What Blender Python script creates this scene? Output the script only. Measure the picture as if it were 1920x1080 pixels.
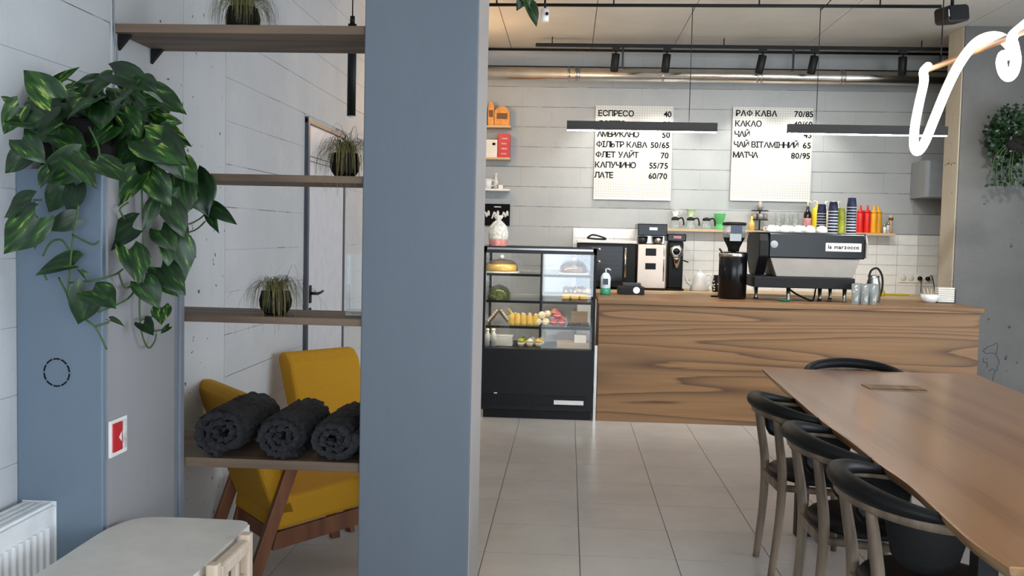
import bpy, math, random
from mathutils import Vector, Matrix
R_ = math.radians
PI = math.pi
random.seed(11)
for o in list(bpy.data.objects): bpy.data.objects.remove(o)
sc = bpy.context.scene
C = sc.collection
# ------------------------------------------------------------------ camera
cd = bpy.data.cameras.new('camera'); cam = bpy.data.objects.new('camera', cd); C.objects.link(cam)
cd.sensor_width = 36.0; cd.lens = 1788.7 / 1920 * 36; cd.clip_start = 0.02; cd.clip_end = 200
_r = Vector((0.99799879, 0.05911981, 0.02243366)); _u = Vector((-0.02564834, 0.05419014, 0.99820118)); _f = Vector((-0.05779778, 0.99677895, -0.05559802))
m = Matrix.Identity(4)
for i in range(3):
    m[i][0] = _r[i]; m[i][1] = _u[i]; m[i][2] = -_f[i]
m.translation = (0, 0, 1.5)
cam.matrix_world = m
sc.camera = cam
# ------------------------------------------------------------------ sky, exposure
w = bpy.data.worlds.new('overcast_sky'); sc.world = w; w.use_nodes = True
bg = w.node_tree.nodes['Background']; bg.inputs[0].default_value = (0.79, 0.89, 1.0, 1); bg.inputs[1].default_value = 6.0
sc.view_settings.view_transform = 'Standard'; sc.view_settings.look = 'None'
sc.view_settings.gamma = 1; sc.view_settings.use_curve_mapping = False
sc.view_settings.exposure = 0.0
SPOT_W = 42.0; STRIP_E = 44.0; UP_E = 26.0; NEON_E = 6.0; WARM_W = 30.0; BAR_W = 85.0; CASE_E = 24.0
# daylight portals sit in the window openings of the front and right walls
def portal(loc, rot, sx, sy):
    l = bpy.data.lights.new('window_portal', 'AREA'); l.shape = 'RECTANGLE'; l.size = sx; l.size_y = sy
    l.cycles.is_portal = True
    o = bpy.data.objects.new('window_portal', l); C.objects.link(o); o.location = loc; o.rotation_euler = rot
portal((2.2, -2.58, 1.55), (R_(90), 0, 0), 6.4, 2.5)
portal((6.18, 3.2, 1.55), (0, R_(90), 0), 2.5, 6.4)
# ------------------------------------------------------------------ mesh helpers
def lin(h):
    h = h.lstrip('#'); v = [int(h[i:i+2], 16) / 255 for i in (0, 2, 4)]
    return tuple(c / 12.92 if c <= .04045 else ((c + .055) / 1.055) ** 2.4 for c in v) + (1,)
class MB:
    def __init__(s): s.v = []; s.f = []; s.sm = []
    def add(s, vs, fs, smooth=False):
        n = len(s.v); s.v += [tuple(p) for p in vs]
        for f in fs: s.f.append([n + i for i in f]); s.sm.append(smooth)
        return s
    def box(s, x0, x1, y0, y1, z0, z1, mat=None):
        vs = [Vector((x, y, z)) for z in (z0, z1) for y in (y0, y1) for x in (x0, x1)]
        if mat is not None: vs = [mat @ p for p in vs]
        return s.add(vs, [(0, 2, 3, 1), (4, 5, 7, 6), (0, 1, 5, 4), (2, 6, 7, 3), (0, 4, 6, 2), (1, 3, 7, 5)])
    def hexa(s, b, t):   # bottom quad, top quad (same winding, counter-clockwise from above)
        return s.add(list(b) + list(t), [(3, 2, 1, 0), (4, 5, 6, 7), (0, 1, 5, 4), (1, 2, 6, 5), (2, 3, 7, 6), (3, 0, 4, 7)])
    def lathe(s, prof, c=(0, 0, 0), n=20, axis='z', smooth=True):
        vs = []; fs = []; k = len(prof)
        for i in range(n):
            a = 2 * PI * i / n
            for r, h in prof:
                p = (r * math.cos(a), r * math.sin(a), h)
                if axis == 'y': p = (p[0], p[2], -p[1])
                if axis == 'x': p = (p[2], p[0], p[1])
                vs.append((p[0] + c[0], p[1] + c[1], p[2] + c[2]))
        for i in range(n):
            j = (i + 1) % n
            for q in range(k - 1): fs.append((i*k+q, j*k+q, j*k+q+1, i*k+q+1))
        s.add(vs, fs, smooth)
        n0 = len(s.v) - len(vs)
        if prof[0][0] > 1e-6: s.f.append([n0 + i*k for i in range(n)][::-1]); s.sm.append(False)
        if prof[-1][0] > 1e-6: s.f.append([n0 + i*k + k - 1 for i in range(n)]); s.sm.append(False)
        return s
    def cyl(s, p0, p1, r0, r1=None, n=14, smooth=True):
        r1 = r0 if r1 is None else r1
        return s.tube([p0, p1], [r0, r1], n, smooth=smooth)
    def tube(s, pts, r, n=8, closed=False, smooth=True):
        pts = [Vector(p) for p in pts]; k = len(pts)
        rs = r if isinstance(r, (list, tuple)) else [r] * k
        T = []
        for i in range(k):
            a = pts[(i - 1) % k] if (closed or i > 0) else pts[i]; b = pts[(i + 1) % k] if (closed or i < k - 1) else pts[i]
            t = b - a; T.append(t.normalized() if t.length > 1e-9 else Vector((0, 0, 1)))
        up = Vector((0, 0, 1)) if abs(T[0].z) < .9 else Vector((1, 0, 0))
        nrm = (up - T[0] * up.dot(T[0])).normalized(); vs = []
        for i in range(k):
            nrm = nrm - T[i] * nrm.dot(T[i]); nrm.normalize(); bi = T[i].cross(nrm)
            for q in range(n):
                a = 2 * PI * q / n; vs.append(pts[i] + (nrm * math.cos(a) + bi * math.sin(a)) * rs[i])
        fs = []
        for i in range(k if closed else k - 1):
            j = (i + 1) % k
            for q in range(n): fs.append((i*n+q, i*n+(q+1) % n, j*n+(q+1) % n, j*n+q))
        s.add(vs, fs, smooth); n0 = len(s.v) - len(vs)
        if not closed:
            s.f.append([n0 + q for q in range(n)][::-1]); s.sm.append(False)
            s.f.append([n0 + (k-1)*n + q for q in range(n)]); s.sm.append(False)
        return s
    def sweep(s, pts, secs, smooth=True, closed=False):
        # section points (side, up) swept along a mostly horizontal path; secs may be one section or one per point
        pts = [Vector(p) for p in pts]; k = len(pts); vs = []
        if not isinstance(secs[0][0], (tuple, list)): secs = [secs] * k
        m_ = len(secs[0])
        for i in range(k):
            a = pts[(i - 1) % k] if (closed or i) else pts[i]; b = pts[(i + 1) % k] if (closed or i < k-1) else pts[i]
            t = (b - a); t.z = 0; t.normalize(); sd = Vector((t.y, -t.x, 0))
            for (u, v) in secs[i]: vs.append(pts[i] + sd * u + Vector((0, 0, v)))
        fs = []
        for i in range(k if closed else k - 1):
            j = (i + 1) % k
            for q in range(m_): fs.append((i*m_+q, i*m_+(q+1) % m_, j*m_+(q+1) % m_, j*m_+q))
        s.add(vs, fs, smooth); n0 = len(s.v) - len(vs)
        if not closed:
            s.f.append([n0 + q for q in range(m_)][::-1]); s.sm.append(False)
            s.f.append([n0 + (k-1)*m_ + q for q in range(m_)]); s.sm.append(False)
        return s
    def prism(s, out, z0, z1, inset=0, smooth=False, axis='z'):
        # closed outline; extruded along axis
        n = len(out)
        def P(a, b, h):
            return (a, b, h) if axis == 'z' else ((a, h, b) if axis == 'y' else (h, a, b))
        vs = [P(a, b, z0) for a, b in out] + [P(a, b, z1) for a, b in out]
        fs = [list(range(n))[::-1], list(range(n, 2*n))]
        if axis == 'y': fs = [f[::-1] for f in fs]
        s.add(vs, fs, False)
        n0 = len(s.v) - 2*n
        for i in range(n):
            j = (i+1) % n; f = [n0+i, n0+j, n0+n+j, n0+n+i]
            s.f.append(f[::-1] if axis == 'y' else f); s.sm.append(smooth)
        return s
    def ball(s, c, r, n=14, k=8, sq=(1, 1, 1)):
        prof = [(max(0, r * math.sin(PI * i / k)) if 0 < i < k else 0, -r * math.cos(PI * i / k)) for i in range(k + 1)]
        n0 = len(s.v); s.lathe(prof, (0, 0, 0), n)
        for i in range(n0, len(s.v)):
            p = s.v[i]; s.v[i] = (p[0]*sq[0]+c[0], p[1]*sq[1]+c[1], p[2]*sq[2]+c[2])
        return s
    def mesh(s, name):
        me = bpy.data.meshes.new(name); me.from_pydata(s.v, [], s.f)
        me.polygons.foreach_set('use_smooth', s.sm); me.update(); return me
    def build(s, name, mat, parent=None, loc=(0, 0, 0), rot=(0, 0, 0), bevel=0, subd=0, label=None):
        me = s.mesh(name); me.materials.append(M[mat] if isinstance(mat, str) else mat)
        return link(name, me, parent, loc, rot, bevel, subd, label)
def link(name, me, parent=None, loc=(0, 0, 0), rot=(0, 0, 0), bevel=0, subd=0, label=None):
    o = bpy.data.objects.new(name, me); C.objects.link(o); o.location = loc; o.rotation_euler = rot
    if parent: o.parent = parent
    if bevel:
        b = o.modifiers.new('bevel', 'BEVEL'); b.width = bevel; b.segments = 2; b.limit_method = 'ANGLE'; b.angle_limit = R_(40)
    if subd:
        b = o.modifiers.new('subd', 'SUBSURF'); b.levels = subd; b.render_levels = subd
    if label: o['label'] = label
    return o
def tag(o, label, cat, group=None, kind=None):
    o['label'] = label; o['category'] = cat
    if group: o['group'] = group
    if kind: o['kind'] = kind
    return o
def struct(o, label=None):
    o['kind'] = 'structure'
    if label: o['label'] = label
    return o
def thing(name, loc, label, cat, group=None, rz=0):
    o = bpy.data.objects.new(name, None); C.objects.link(o); o.location = loc; o.rotation_euler = (0, 0, rz); o.empty_display_size = .05
    return tag(o, label, cat, group)
def dup(root, loc, rz=None, label=None, group=None):
    r = root.copy(); C.objects.link(r); r.location = loc
    if rz is not None: r.rotation_euler = (0, 0, rz)
    if label: r['label'] = label
    if group: r['group'] = group
    for ch in list(root.children):
        c = ch.copy(); C.objects.link(c); c.parent = r
        for g in list(ch.children):
            d = g.copy(); C.objects.link(d); d.parent = c
    return r
def rrect(x0, x1, y0, y1, r, n=5):
    out = []
    for cx, cy, a0 in ((x1-r, y1-r, 0), (x0+r, y1-r, 90), (x0+r, y0+r, 180), (x1-r, y0+r, 270)):
        for i in range(n + 1):
            a = R_(a0 + 90 * i / n); out.append((cx + r * math.cos(a), cy + r * math.sin(a)))
    return out
def catmull(pts, n=8, closed=False):
    P = [Vector(p) for p in pts]; k = len(P); out = []
    for i in range(k if closed else k - 1):
        p0 = P[(i-1) % k] if (closed or i) else P[0]; p1 = P[i]; p2 = P[(i+1) % k]; p3 = P[(i+2) % k] if (closed or i < k-2) else P[-1]
        for j in range(n):
            t = j / n
            out.append(.5 * ((2*p1) + (p2-p0)*t + (2*p0-5*p1+4*p2-p3)*t*t + (3*p1-p0-3*p2+p3)*t**3))
    if not closed: out.append(P[-1])
    return out
# ------------------------------------------------------------------ materials
M = {}
def nm(name):
    mt = bpy.data.materials.new(name); mt.use_nodes = True; nt = mt.node_tree
    M[name] = mt
    return mt, nt, nt.nodes['Principled BSDF']
def N(nt, t, **kw):
    n = nt.nodes.new(t)
    for k, v in kw.items():
        if k.startswith('i_'): n.inputs[k[2:].replace('_', ' ')].default_value = v
        else: setattr(n, k, v)
    return n
def coords(nt, scale=(1, 1, 1), src='Object', loc=(0, 0, 0), rot=(0, 0, 0)):
    tc = N(nt, 'ShaderNodeTexCoord'); mp = N(nt, 'ShaderNodeMapping')
    mp.inputs['Scale'].default_value = scale; mp.inputs['Location'].default_value = loc; mp.inputs['Rotation'].default_value = rot
    nt.links.new(tc.outputs[src], mp.inputs['Vector']); return mp.outputs['Vector']
def ramp(nt, fac, stops):
    r = N(nt, 'ShaderNodeValToRGB'); e = r.color_ramp.elements
    while len(e) < len(stops): e.new(.5)
    for i, (p, c) in enumerate(stops): e[i].position = p; e[i].color = c if not isinstance(c, str) else lin(c)
    nt.links.new(fac, r.inputs[0]); return r.outputs[0]
def bump(nt, b, h, strength=.2, dist=.01):
    bp_ = N(nt, 'ShaderNodeBump'); bp_.inputs['Strength'].default_value = strength; bp_.inputs['Distance'].default_value = dist
    nt.links.new(h, bp_.inputs['Height']); nt.links.new(bp_.outputs[0], b.inputs['Normal'])
def plain(name, col, rough=.5, metal=0, var=.06, scale=12, bmp=0, **kw):
    mt, nt, b = nm(name)
    c = lin(col) if isinstance(col, str) else col
    v = coords(nt); n = N(nt, 'ShaderNodeTexNoise', i_Scale=scale, i_Detail=4.0); nt.links.new(v, n.inputs['Vector'])
    lo = tuple(x * (1 - var) for x in c[:3]) + (1,); hi = tuple(min(1, x * (1 + var)) for x in c[:3]) + (1,)
    nt.links.new(ramp(nt, n.outputs[0], [(.3, lo), (.7, hi)]), b.inputs['Base Color'])
    b.inputs['Roughness'].default_value = rough; b.inputs['Metallic'].default_value = metal
    for k, x in kw.items(): b.inputs[k.replace('_', ' ')].default_value = x
    if bmp: bump(nt, b, n.outputs[0], bmp, .004)
    return mt
def wall_paint(name, c1, c2, stain, rough=.75, pits=.0, sc_=1.0, bstr=.25, vert=False):
    mt, nt, b = nm(name)
    v = coords(nt, (1, 1, .18) if vert else (1, 1, 1), 'Object')
    tcw = N(nt, 'ShaderNodeNewGeometry')
    n1 = N(nt, 'ShaderNodeTexNoise', i_Scale=1.6*sc_, i_Detail=5.0, i_Roughness=.6)
    n2 = N(nt, 'ShaderNodeTexNoise', i_Scale=22*sc_, i_Detail=6.0, i_Roughness=.7)
    pv = N(nt, 'ShaderNodeMapping'); pv.inputs['Scale'].default_value = (1, 1, .25) if vert else (1, 1, 1)
    nt.links.new(tcw.outputs['Position'], pv.inputs['Vector'])
    nt.links.new(pv.outputs[0], n1.inputs['Vector']); nt.links.new(pv.outputs[0], n2.inputs['Vector'])
    col = ramp(nt, n1.outputs[0], [(.3, c1), (.7, c2)])
    mx = N(nt, 'ShaderNodeMixRGB', blend_type='MIX'); mx.inputs[2].default_value = lin(stain)
    f2 = ramp(nt, n2.outputs[0], [(.58, (0, 0, 0, 1)), (.78, (.45, .45, .45, 1))])
    nt.links.new(f2, mx.inputs[0]); nt.links.new(col, mx.inputs[1])
    out = mx.outputs[0]
    if pits:
        vo = N(nt, 'ShaderNodeTexNoise', i_Scale=pits, i_Detail=2.0); nt.links.new(tcw.outputs['Position'], vo.inputs['Vector'])
        pf = ramp(nt, vo.outputs[0], [(.70, (0, 0, 0, 1)), (.735, (1, 1, 1, 1))])
        m2 = N(nt, 'ShaderNodeMixRGB'); m2.inputs[2].default_value = lin('#3a3a3c'); nt.links.new(pf, m2.inputs[0]); nt.links.new(out, m2.inputs[1]); out = m2.outputs[0]
    nt.links.new(out, b.inputs['Base Color']); b.inputs['Roughness'].default_value = rough
    bump(nt, b, n2.outputs[0], bstr, .006)
    return mt
def wood(name, cols, grain='x', freq=7.0, scale=1.0, rough=.45, stretch=9.0, fine=.35, src='Object', coat=0):
    mt, nt, b = nm(name)
    ax = 'xyz'.index(grain); sv = [1.0*scale*1.0]*3; sv = [2.6*scale]*3; sv[ax] = 2.6*scale/stretch
    v = coords(nt, tuple(sv), src)
    n = N(nt, 'ShaderNodeTexNoise', i_Scale=1.0, i_Detail=1.5, i_Roughness=.45, i_Distortion=.25); nt.links.new(v, n.inputs['Vector'])
    mu = N(nt, 'ShaderNodeMath', operation='MULTIPLY'); mu.inputs[1].default_value = freq; nt.links.new(n.outputs[0], mu.inputs[0])
    pp = N(nt, 'ShaderNodeMath', operation='PINGPONG'); pp.inputs[1].default_value = .5; nt.links.new(mu.outputs[0], pp.inputs[0])
    sf = [90.0*scale]*3; sf[ax] = 3.0*scale
    v2 = coords(nt, tuple(sf), src); n2 = N(nt, 'ShaderNodeTexNoise', i_Scale=1.0, i_Detail=3.0); nt.links.new(v2, n2.inputs['Vector'])
    sb = [9.0*scale]*3; sb[ax] = .6*scale
    v3 = coords(nt, tuple(sb), src, loc=(3, 5, 7)); n3 = N(nt, 'ShaderNodeTexNoise', i_Scale=1.0, i_Detail=2.0); nt.links.new(v3, n3.inputs['Vector'])
    a1 = N(nt, 'ShaderNodeMath', operation='MULTIPLY_ADD'); a1.inputs[1].default_value = fine; nt.links.new(n2.outputs[0], a1.inputs[0]); nt.links.new(pp.outputs[0], a1.inputs[2])
    a2 = N(nt, 'ShaderNodeMath', operation='MULTIPLY_ADD'); a2.inputs[1].default_value = .5; nt.links.new(n3.outputs[0], a2.inputs[0]); nt.links.new(a1.outputs[0], a2.inputs[2])
    a3 = N(nt, 'ShaderNodeMath', operation='MULTIPLY'); a3.inputs[1].default_value = .85; nt.links.new(a2.outputs[0], a3.inputs[0])
    k = len(cols)
    nt.links.new(ramp(nt, a3.outputs[0], [(.22 + .55*i/(k-1), c) for i, c in enumerate(cols)]), b.inputs['Base Color'])
    b.inputs['Roughness'].default_value = rough
    if coat: b.inputs['Coat Weight'].default_value = coat; b.inputs['Coat Roughness'].default_value = .17
    bump(nt, b, n2.outputs[0], .08, .002)
    return mt
def emit(name, col, strength):
    mt, nt, b = nm(name); b.inputs['Base Color'].default_value = lin(col); b.inputs['Emission Color'].default_value = lin(col); b.inputs['Emission Strength'].default_value = strength
    v = coords(nt); n = N(nt, 'ShaderNodeTexNoise', i_Scale=3.0); nt.links.new(v, n.inputs['Vector'])
    nt.links.new(ramp(nt, n.outputs[0], [(0, (.45, .45, .45, 1)), (1, (.55, .55, .55, 1))]), b.inputs['Roughness'])
    return mt
def thin_glass(name, tint='#fdfefe', refl=.10, rough=.02, milk=0):
    mt, nt, b = nm(name); nt.nodes.remove(b)
    tr = N(nt, 'ShaderNodeBsdfTransparent'); tr.inputs[0].default_value = lin(tint)
    gl = N(nt, 'ShaderNodeBsdfGlossy'); gl.inputs['Roughness'].default_value = rough
    lw = N(nt, 'ShaderNodeLayerWeight'); lw.inputs[0].default_value = .35
    ad = N(nt, 'ShaderNodeMath', operation='MULTIPLY_ADD'); ad.inputs[1].default_value = .6; ad.inputs[2].default_value = refl; ad.use_clamp = True
    nt.links.new(lw.outputs['Fresnel'], ad.inputs[0]); mx = N(nt, 'ShaderNodeMixShader')
    nt.links.new(ad.outputs[0], mx.inputs[0]); nt.links.new(tr.outputs[0], mx.inputs[1]); nt.links.new(gl.outputs[0], mx.inputs[2])
    sh_ = mx.outputs[0]
    if milk:
        df = N(nt, 'ShaderNodeBsdfDiffuse'); df.inputs[0].default_value = lin('#e8f2f4'); m3 = N(nt, 'ShaderNodeMixShader'); m3.inputs[0].default_value = milk
        nt.links.new(sh_, m3.inputs[1]); nt.links.new(df.outputs[0], m3.inputs[2]); sh_ = m3.outputs[0]
    nt.links.new(sh_, nt.nodes['Material Output'].inputs[0]); return mt
def crack(name, paint, dark, thr):
    # painted joint that has opened in places
    mt, nt, b = nm(name); g_ = N(nt, 'ShaderNodeNewGeometry'); n = N(nt, 'ShaderNodeTexNoise', i_Scale=1.7, i_Detail=5.0, i_Roughness=.7)
    nt.links.new(g_.outputs['Position'], n.inputs['Vector'])
    nt.links.new(ramp(nt, n.outputs[0], [(thr, paint), (thr + .05, dark)]), b.inputs['Base Color']); b.inputs['Roughness'].default_value = .85
    return mt
def rings(name, cols, grain, freq, rough):
    # flat-sawn veneer: contour lines of a stretched noise, sharp on one side of each ring
    mt, nt, b = nm(name); ax = 'xyz'.index(grain); sv = [4.6]*3; sv[ax] = .22
    v = coords(nt, tuple(sv), 'Object', loc=(.7, 0, .35)); n = N(nt, 'ShaderNodeTexNoise', i_Scale=1.0, i_Detail=1.0, i_Roughness=.35, i_Distortion=.15); nt.links.new(v, n.inputs['Vector'])
    mu = N(nt, 'ShaderNodeMath', operation='MULTIPLY'); mu.inputs[1].default_value = freq; nt.links.new(n.outputs[0], mu.inputs[0])
    sf = [70.0]*3; sf[ax] = 2.0; v2 = coords(nt, tuple(sf)); n2 = N(nt, 'ShaderNodeTexNoise', i_Scale=1.0, i_Detail=3.0); nt.links.new(v2, n2.inputs['Vector'])
    a1 = N(nt, 'ShaderNodeMath', operation='MULTIPLY_ADD'); a1.inputs[1].default_value = .22; nt.links.new(n2.outputs[0], a1.inputs[0]); nt.links.new(mu.outputs[0], a1.inputs[2])
    fr = N(nt, 'ShaderNodeMath', operation='FRACT'); nt.links.new(a1.outputs[0], fr.inputs[0])
    st = [(0, cols[2]), (.06, cols[0]), (.45, cols[1]), (.72, cols[2]), (.88, cols[3]), (.97, cols[4]), (1.0, cols[3])]
    c1 = ramp(nt, fr.outputs[0], st)
    f2 = ramp(nt, n2.outputs[0], [(.3, (.86, .86, .86, 1)), (.7, (1.08, 1.08, 1.08, 1))])
    m2 = N(nt, 'ShaderNodeMixRGB', blend_type='MULTIPLY'); m2.inputs[0].default_value = 1; nt.links.new(c1, m2.inputs[1]); nt.links.new(f2, m2.inputs[2])
    nt.links.new(m2.outputs[0], b.inputs['Base Color']); b.inputs['Roughness'].default_value = rough
    return mt
wall_paint('block_paint', '#b9bcbf', '#c9cacb', '#a5a6a8', pits=0, bstr=.3)
crack('joint', '#b9bcbf', '#2e2e30', .50)
wall_paint('back_paint', '#a3a7a8', '#b1b4b4', '#94989a', bstr=.2)
crack('back_joint', '#8e9294', '#4a4d4f', .46)
wall_paint('column_paint', '#bcbfc2', '#cacccd', '#b0b2b4', pits=26, bstr=.3, vert=True)
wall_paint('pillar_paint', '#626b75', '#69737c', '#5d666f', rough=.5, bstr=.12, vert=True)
wall_paint('pilaster_paint', '#687786', '#707f8e', '#63717f', rough=.5, bstr=.12, vert=True)
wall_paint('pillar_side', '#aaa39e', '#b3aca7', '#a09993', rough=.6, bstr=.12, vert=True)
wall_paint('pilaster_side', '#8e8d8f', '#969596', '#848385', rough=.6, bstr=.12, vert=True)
wall_paint('concrete', '#5b5b59', '#6d6c69', '#4d4d4b', rough=.8, pits=13, bstr=.35)
wall_paint('concrete_board', '#b5ad9a', '#c6bfae', '#8e887a', rough=.8, pits=30, bstr=.35, vert=True)
wall_paint('ceiling_concrete', '#b5b2ab', '#c4c1b9', '#a4a199', rough=.5, bstr=.25)
wall_paint('plaster', '#c9c9c7', '#d3d3d0', '#bfbfbd')
wall_paint('tile_stone', '#b7b3af', '#c4c0bb', '#aaa5a0', rough=.22, bstr=.03, sc_=1.4)
plain('grout', '#6a6560', .9)
rings('counter_wood', ['#916c48', '#8b6743', '#80603f', '#6f5136', '#5a3f29'], 'x', freq=11.0, rough=.5)
wood('table_wood', ['#85502a', '#9d653a', '#b07645', '#be8552'], 'y', freq=3.0, scale=1.1, rough=.36, stretch=22, coat=1.0, fine=.5)
wood('table_edge', ['#6b4c30', '#8c6a46', '#a3825c'], 'y', freq=7.0, scale=1.3, rough=.5)
wood('shelf_wood', ['#4f3f32', '#614e3f', '#705c4a', '#7b6652'], 'x', freq=6.0, scale=1.6, rough=.6)
wood('chair_wood', ['#4d4034', '#625345', '#756554', '#857460'], 'z', freq=6.0, scale=2.0, rough=.5)
wood('teak', ['#5a3420', '#70432a', '#835233'], 'z', freq=5.0, scale=2.0, rough=.5)
wood('beech', ['#bfa78f', '#cfb9a2', '#d9c5b0'], 'z', freq=4.0, scale=3.0, rough=.5)
wood('pale_wood', ['#b08f66', '#c4a67d', '#cdb38c'], 'x', freq=5.0, scale=1.6, rough=.5)
wood('brass_wood', ['#a8713f', '#c08a52', '#cf9c62'], 'y', freq=4.0, scale=2.0, rough=.4)
plain('black', '#0f1011', .5, Specular_IOR_Level=.3)
plain('black_gloss', '#0c0c0d', .2, Specular_IOR_Level=.32)
plain('black_leather', '#0d0e0f', .5, bmp=.15, scale=160, Specular_IOR_Level=.25)
plain('case_black', '#131517', .45, Specular_IOR_Level=.3)
plain('white', '#e6e5e1', .45)
plain('white_enamel', '#e9eaea', .3)
plain('cream_top', '#dcd6cc', .35)
plain('wall_tile', '#e9e9e5', .2, var=.03)
plain('steel', '#b9b6b0', .28, 1.0)
plain('duct_metal', '#dcdad5', .2, 1.0, var=.1, scale=6)
plain('dark_metal', '#3a3a3c', .4, .7)
plain('steel_warm_reflect', '#b9a797', .32, .9, var=.08, scale=4)  # plain steel, a warm reflection is put into its base colour
plain('grey_steel', '#a09a93', .5, .2, var=.06)
plain('yellow_fabric', '#bf8a14', .9, bmp=.25, scale=140)
plain('blanket', '#242427', .95, bmp=.6, scale=90, var=.35)
plain('soil_pot', '#171512', .7, Specular_IOR_Level=.2)
plain('grass', '#5d6233', .7, var=.4, scale=40)
plain('grass_dry', '#7f6f45', .8, var=.4, scale=40)
plain('vine', '#3f5a2c', .6)
plain('red', '#c02a30', .4)
plain('navy', '#1f2749', .45)
plain('lime', '#a3a833', .45)
plain('yellow_plastic', '#d8c21b', .4)
plain('orange_plastic', '#f0a818', .4)
plain('red_plastic', '#e0241f', .4)
plain('clear_green', '#6fd884', .25, Transmission_Weight=.25)
plain('mint', '#bcd0a6', .3)
plain('ink', '#141415', .9, Specular_IOR_Level=.1)
plain('ink_blue', '#3d4a5c', .7)
plain('rail_grey', '#7c828b', .5)
plain('door_paint', '#cfd0d6', .4)
plain('door_frame', '#4a4e58', .45)
plain('cake_yellow', '#e3bd62', .6, bmp=.3, scale=60)
plain('cake_cream', '#efe3c6', .6)
plain('cake_brown', '#6b4428', .6)
plain('pink', '#c8566f', .6); plain('salmon', '#cf7a66', .6)
plain('salad', '#5d6a30', .7, var=.6, scale=70)
plain('gold_paper', '#d08a35', .45, var=.25, scale=25)
plain('card_white', '#dedad0', .5)
plain('bag_white', '#cfcdc9', .35, var=.35, scale=45)
plain('bag_pink', '#c98a8c', .4, var=.3, scale=45)
plain('bluegrey_box', '#9aa0a4', .5)
plain('soap_green', '#1f8a66', .4)
plain('soap_body', '#d8e4ea', .15)
thin_glass('glass', refl=.03); thin_glass('case_glass', '#fcfdfd', refl=.03); thin_glass('tumbler', '#fafdfd', refl=.08, milk=.14)
emit('strip_light', '#fffdf8', STRIP_E); emit('strip_up', '#fff6ea', UP_E); emit('neon', '#fff2e6', NEON_E); emit('warm_bulb', '#ffc27a', 12); emit('case_led', '#fff0d0', CASE_E); emit('spot_glow', '#fff6e8', 20)
def leaf_mat():
    mt, nt, b = nm('pothos_leaf')
    oi = N(nt, 'ShaderNodeObjectInfo'); v = coords(nt, (9, 2.2, 1), rot=(0, 0, .5)); n = N(nt, 'ShaderNodeTexNoise', i_Scale=1.0, i_Detail=3.0)
    ad = N(nt, 'ShaderNodeVectorMath', operation='ADD'); mu = N(nt, 'ShaderNodeVectorMath', operation='SCALE'); mu.inputs[0].default_value = (31, 17, 9)
    nt.links.new(oi.outputs['Random'], mu.inputs['Scale']); nt.links.new(v, ad.inputs[0]); nt.links.new(mu.outputs[0], ad.inputs[1]); nt.links.new(ad.outputs[0], n.inputs['Vector'])
    r = N(nt, 'ShaderNodeMath', operation='MULTIPLY_ADD'); r.inputs[1].default_value = .2; nt.links.new(oi.outputs['Random'], r.inputs[0]); nt.links.new(n.outputs[0], r.inputs[2])
    nt.links.new(ramp(nt, r.outputs[0], [(.35, '#0c1e0f'), (.62, '#183615'), (.76, '#2f5a1c'), (.86, '#96a24e')]), b.inputs['Base Color'])
    b.inputs['Roughness'].default_value = .38
leaf_mat()
def peg_mat():
    mt, nt, b = nm('pegboard'); v = coords(nt)
    sx = N(nt, 'ShaderNodeSeparateXYZ'); nt.links.new(v, sx.inputs[0]); ms = []
    for ax in (0, 2):
        mu = N(nt, 'ShaderNodeMath', operation='MULTIPLY'); mu.inputs[1].default_value = 1/.0245; nt.links.new(sx.outputs[ax], mu.inputs[0])
        fr = N(nt, 'ShaderNodeMath', operation='PINGPONG'); fr.inputs[1].default_value = .5; nt.links.new(mu.outputs[0], fr.inputs[0])
        ms.append(ramp(nt, fr.outputs[0], [(.08, (.47, .46, .42, 1)), (.16, (.64, .635, .60, 1))]))
    mx = N(nt, 'ShaderNodeMixRGB', blend_type='DARKEN'); mx.inputs[0].default_value = 1; nt.links.new(ms[0], mx.inputs[1]); nt.links.new(ms[1], mx.inputs[2])
    nt.links.new(mx.outputs[0], b.inputs['Base Color']); b.inputs['Roughness'].default_value = .5
peg_mat()
GC = {}
def glyph(ch, size, mat):
    if (ch, size, mat) in GC: return GC[(ch, size, mat)]
    body = 'О' if ch == 'Ф' else ch
    cu = bpy.data.curves.new('letter', 'FONT'); cu.body = body; cu.size = size; cu.extrude = .001; cu.resolution_u = 3; cu.offset = size*.022
    t = bpy.data.objects.new('letter', cu); C.objects.link(t)
    dg = bpy.context.evaluated_depsgraph_get(); me = bpy.data.meshes.new_from_object(t.evaluated_get(dg))
    bpy.data.objects.remove(t); me.name = 'letter'
    vs = [tuple(v.co) for v in me.vertices]; fs = [tuple(p.vertices) for p in me.polygons]
    xs = [v[0] for v in vs]; x0, w_ = min(xs), max(xs) - min(xs); zs = [v[1] for v in vs]; h_ = max(zs)
    vs = [(v[0] - x0, v[1], v[2]) for v in vs]
    mb = MB()
    if ch == 'Ф':
        vs = [(x*1.05, h_*.16 + y*.68, z) for x, y, z in vs]; w_ *= 1.05
        mb.add(vs, fs); k = size*.05; mb.box(w_/2-k, w_/2+k, -.002, h_*1.02, -.001, .0012)
    else: mb.add(vs, fs)
    me = mb.mesh('letter'); me.materials.append(M[mat]); GC[(ch, size, mat)] = (me, w_); return GC[(ch, size, mat)]
def lettering(body, size, mat, parent, x, y, z, width, right=False):
    gs = [(c, glyph(c, size, mat) if c != ' ' else (None, size*.30)) for c in body]
    tot = sum(g[1] for c, g in gs); gap = (width - tot) / max(1, len(gs) - 1)
    u = x - width if right else x
    for c, (me, w_) in gs:
        if me: link('letter', me, parent, (u, y, z), (R_(90), 0, 0))
        u += w_ + gap
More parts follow.
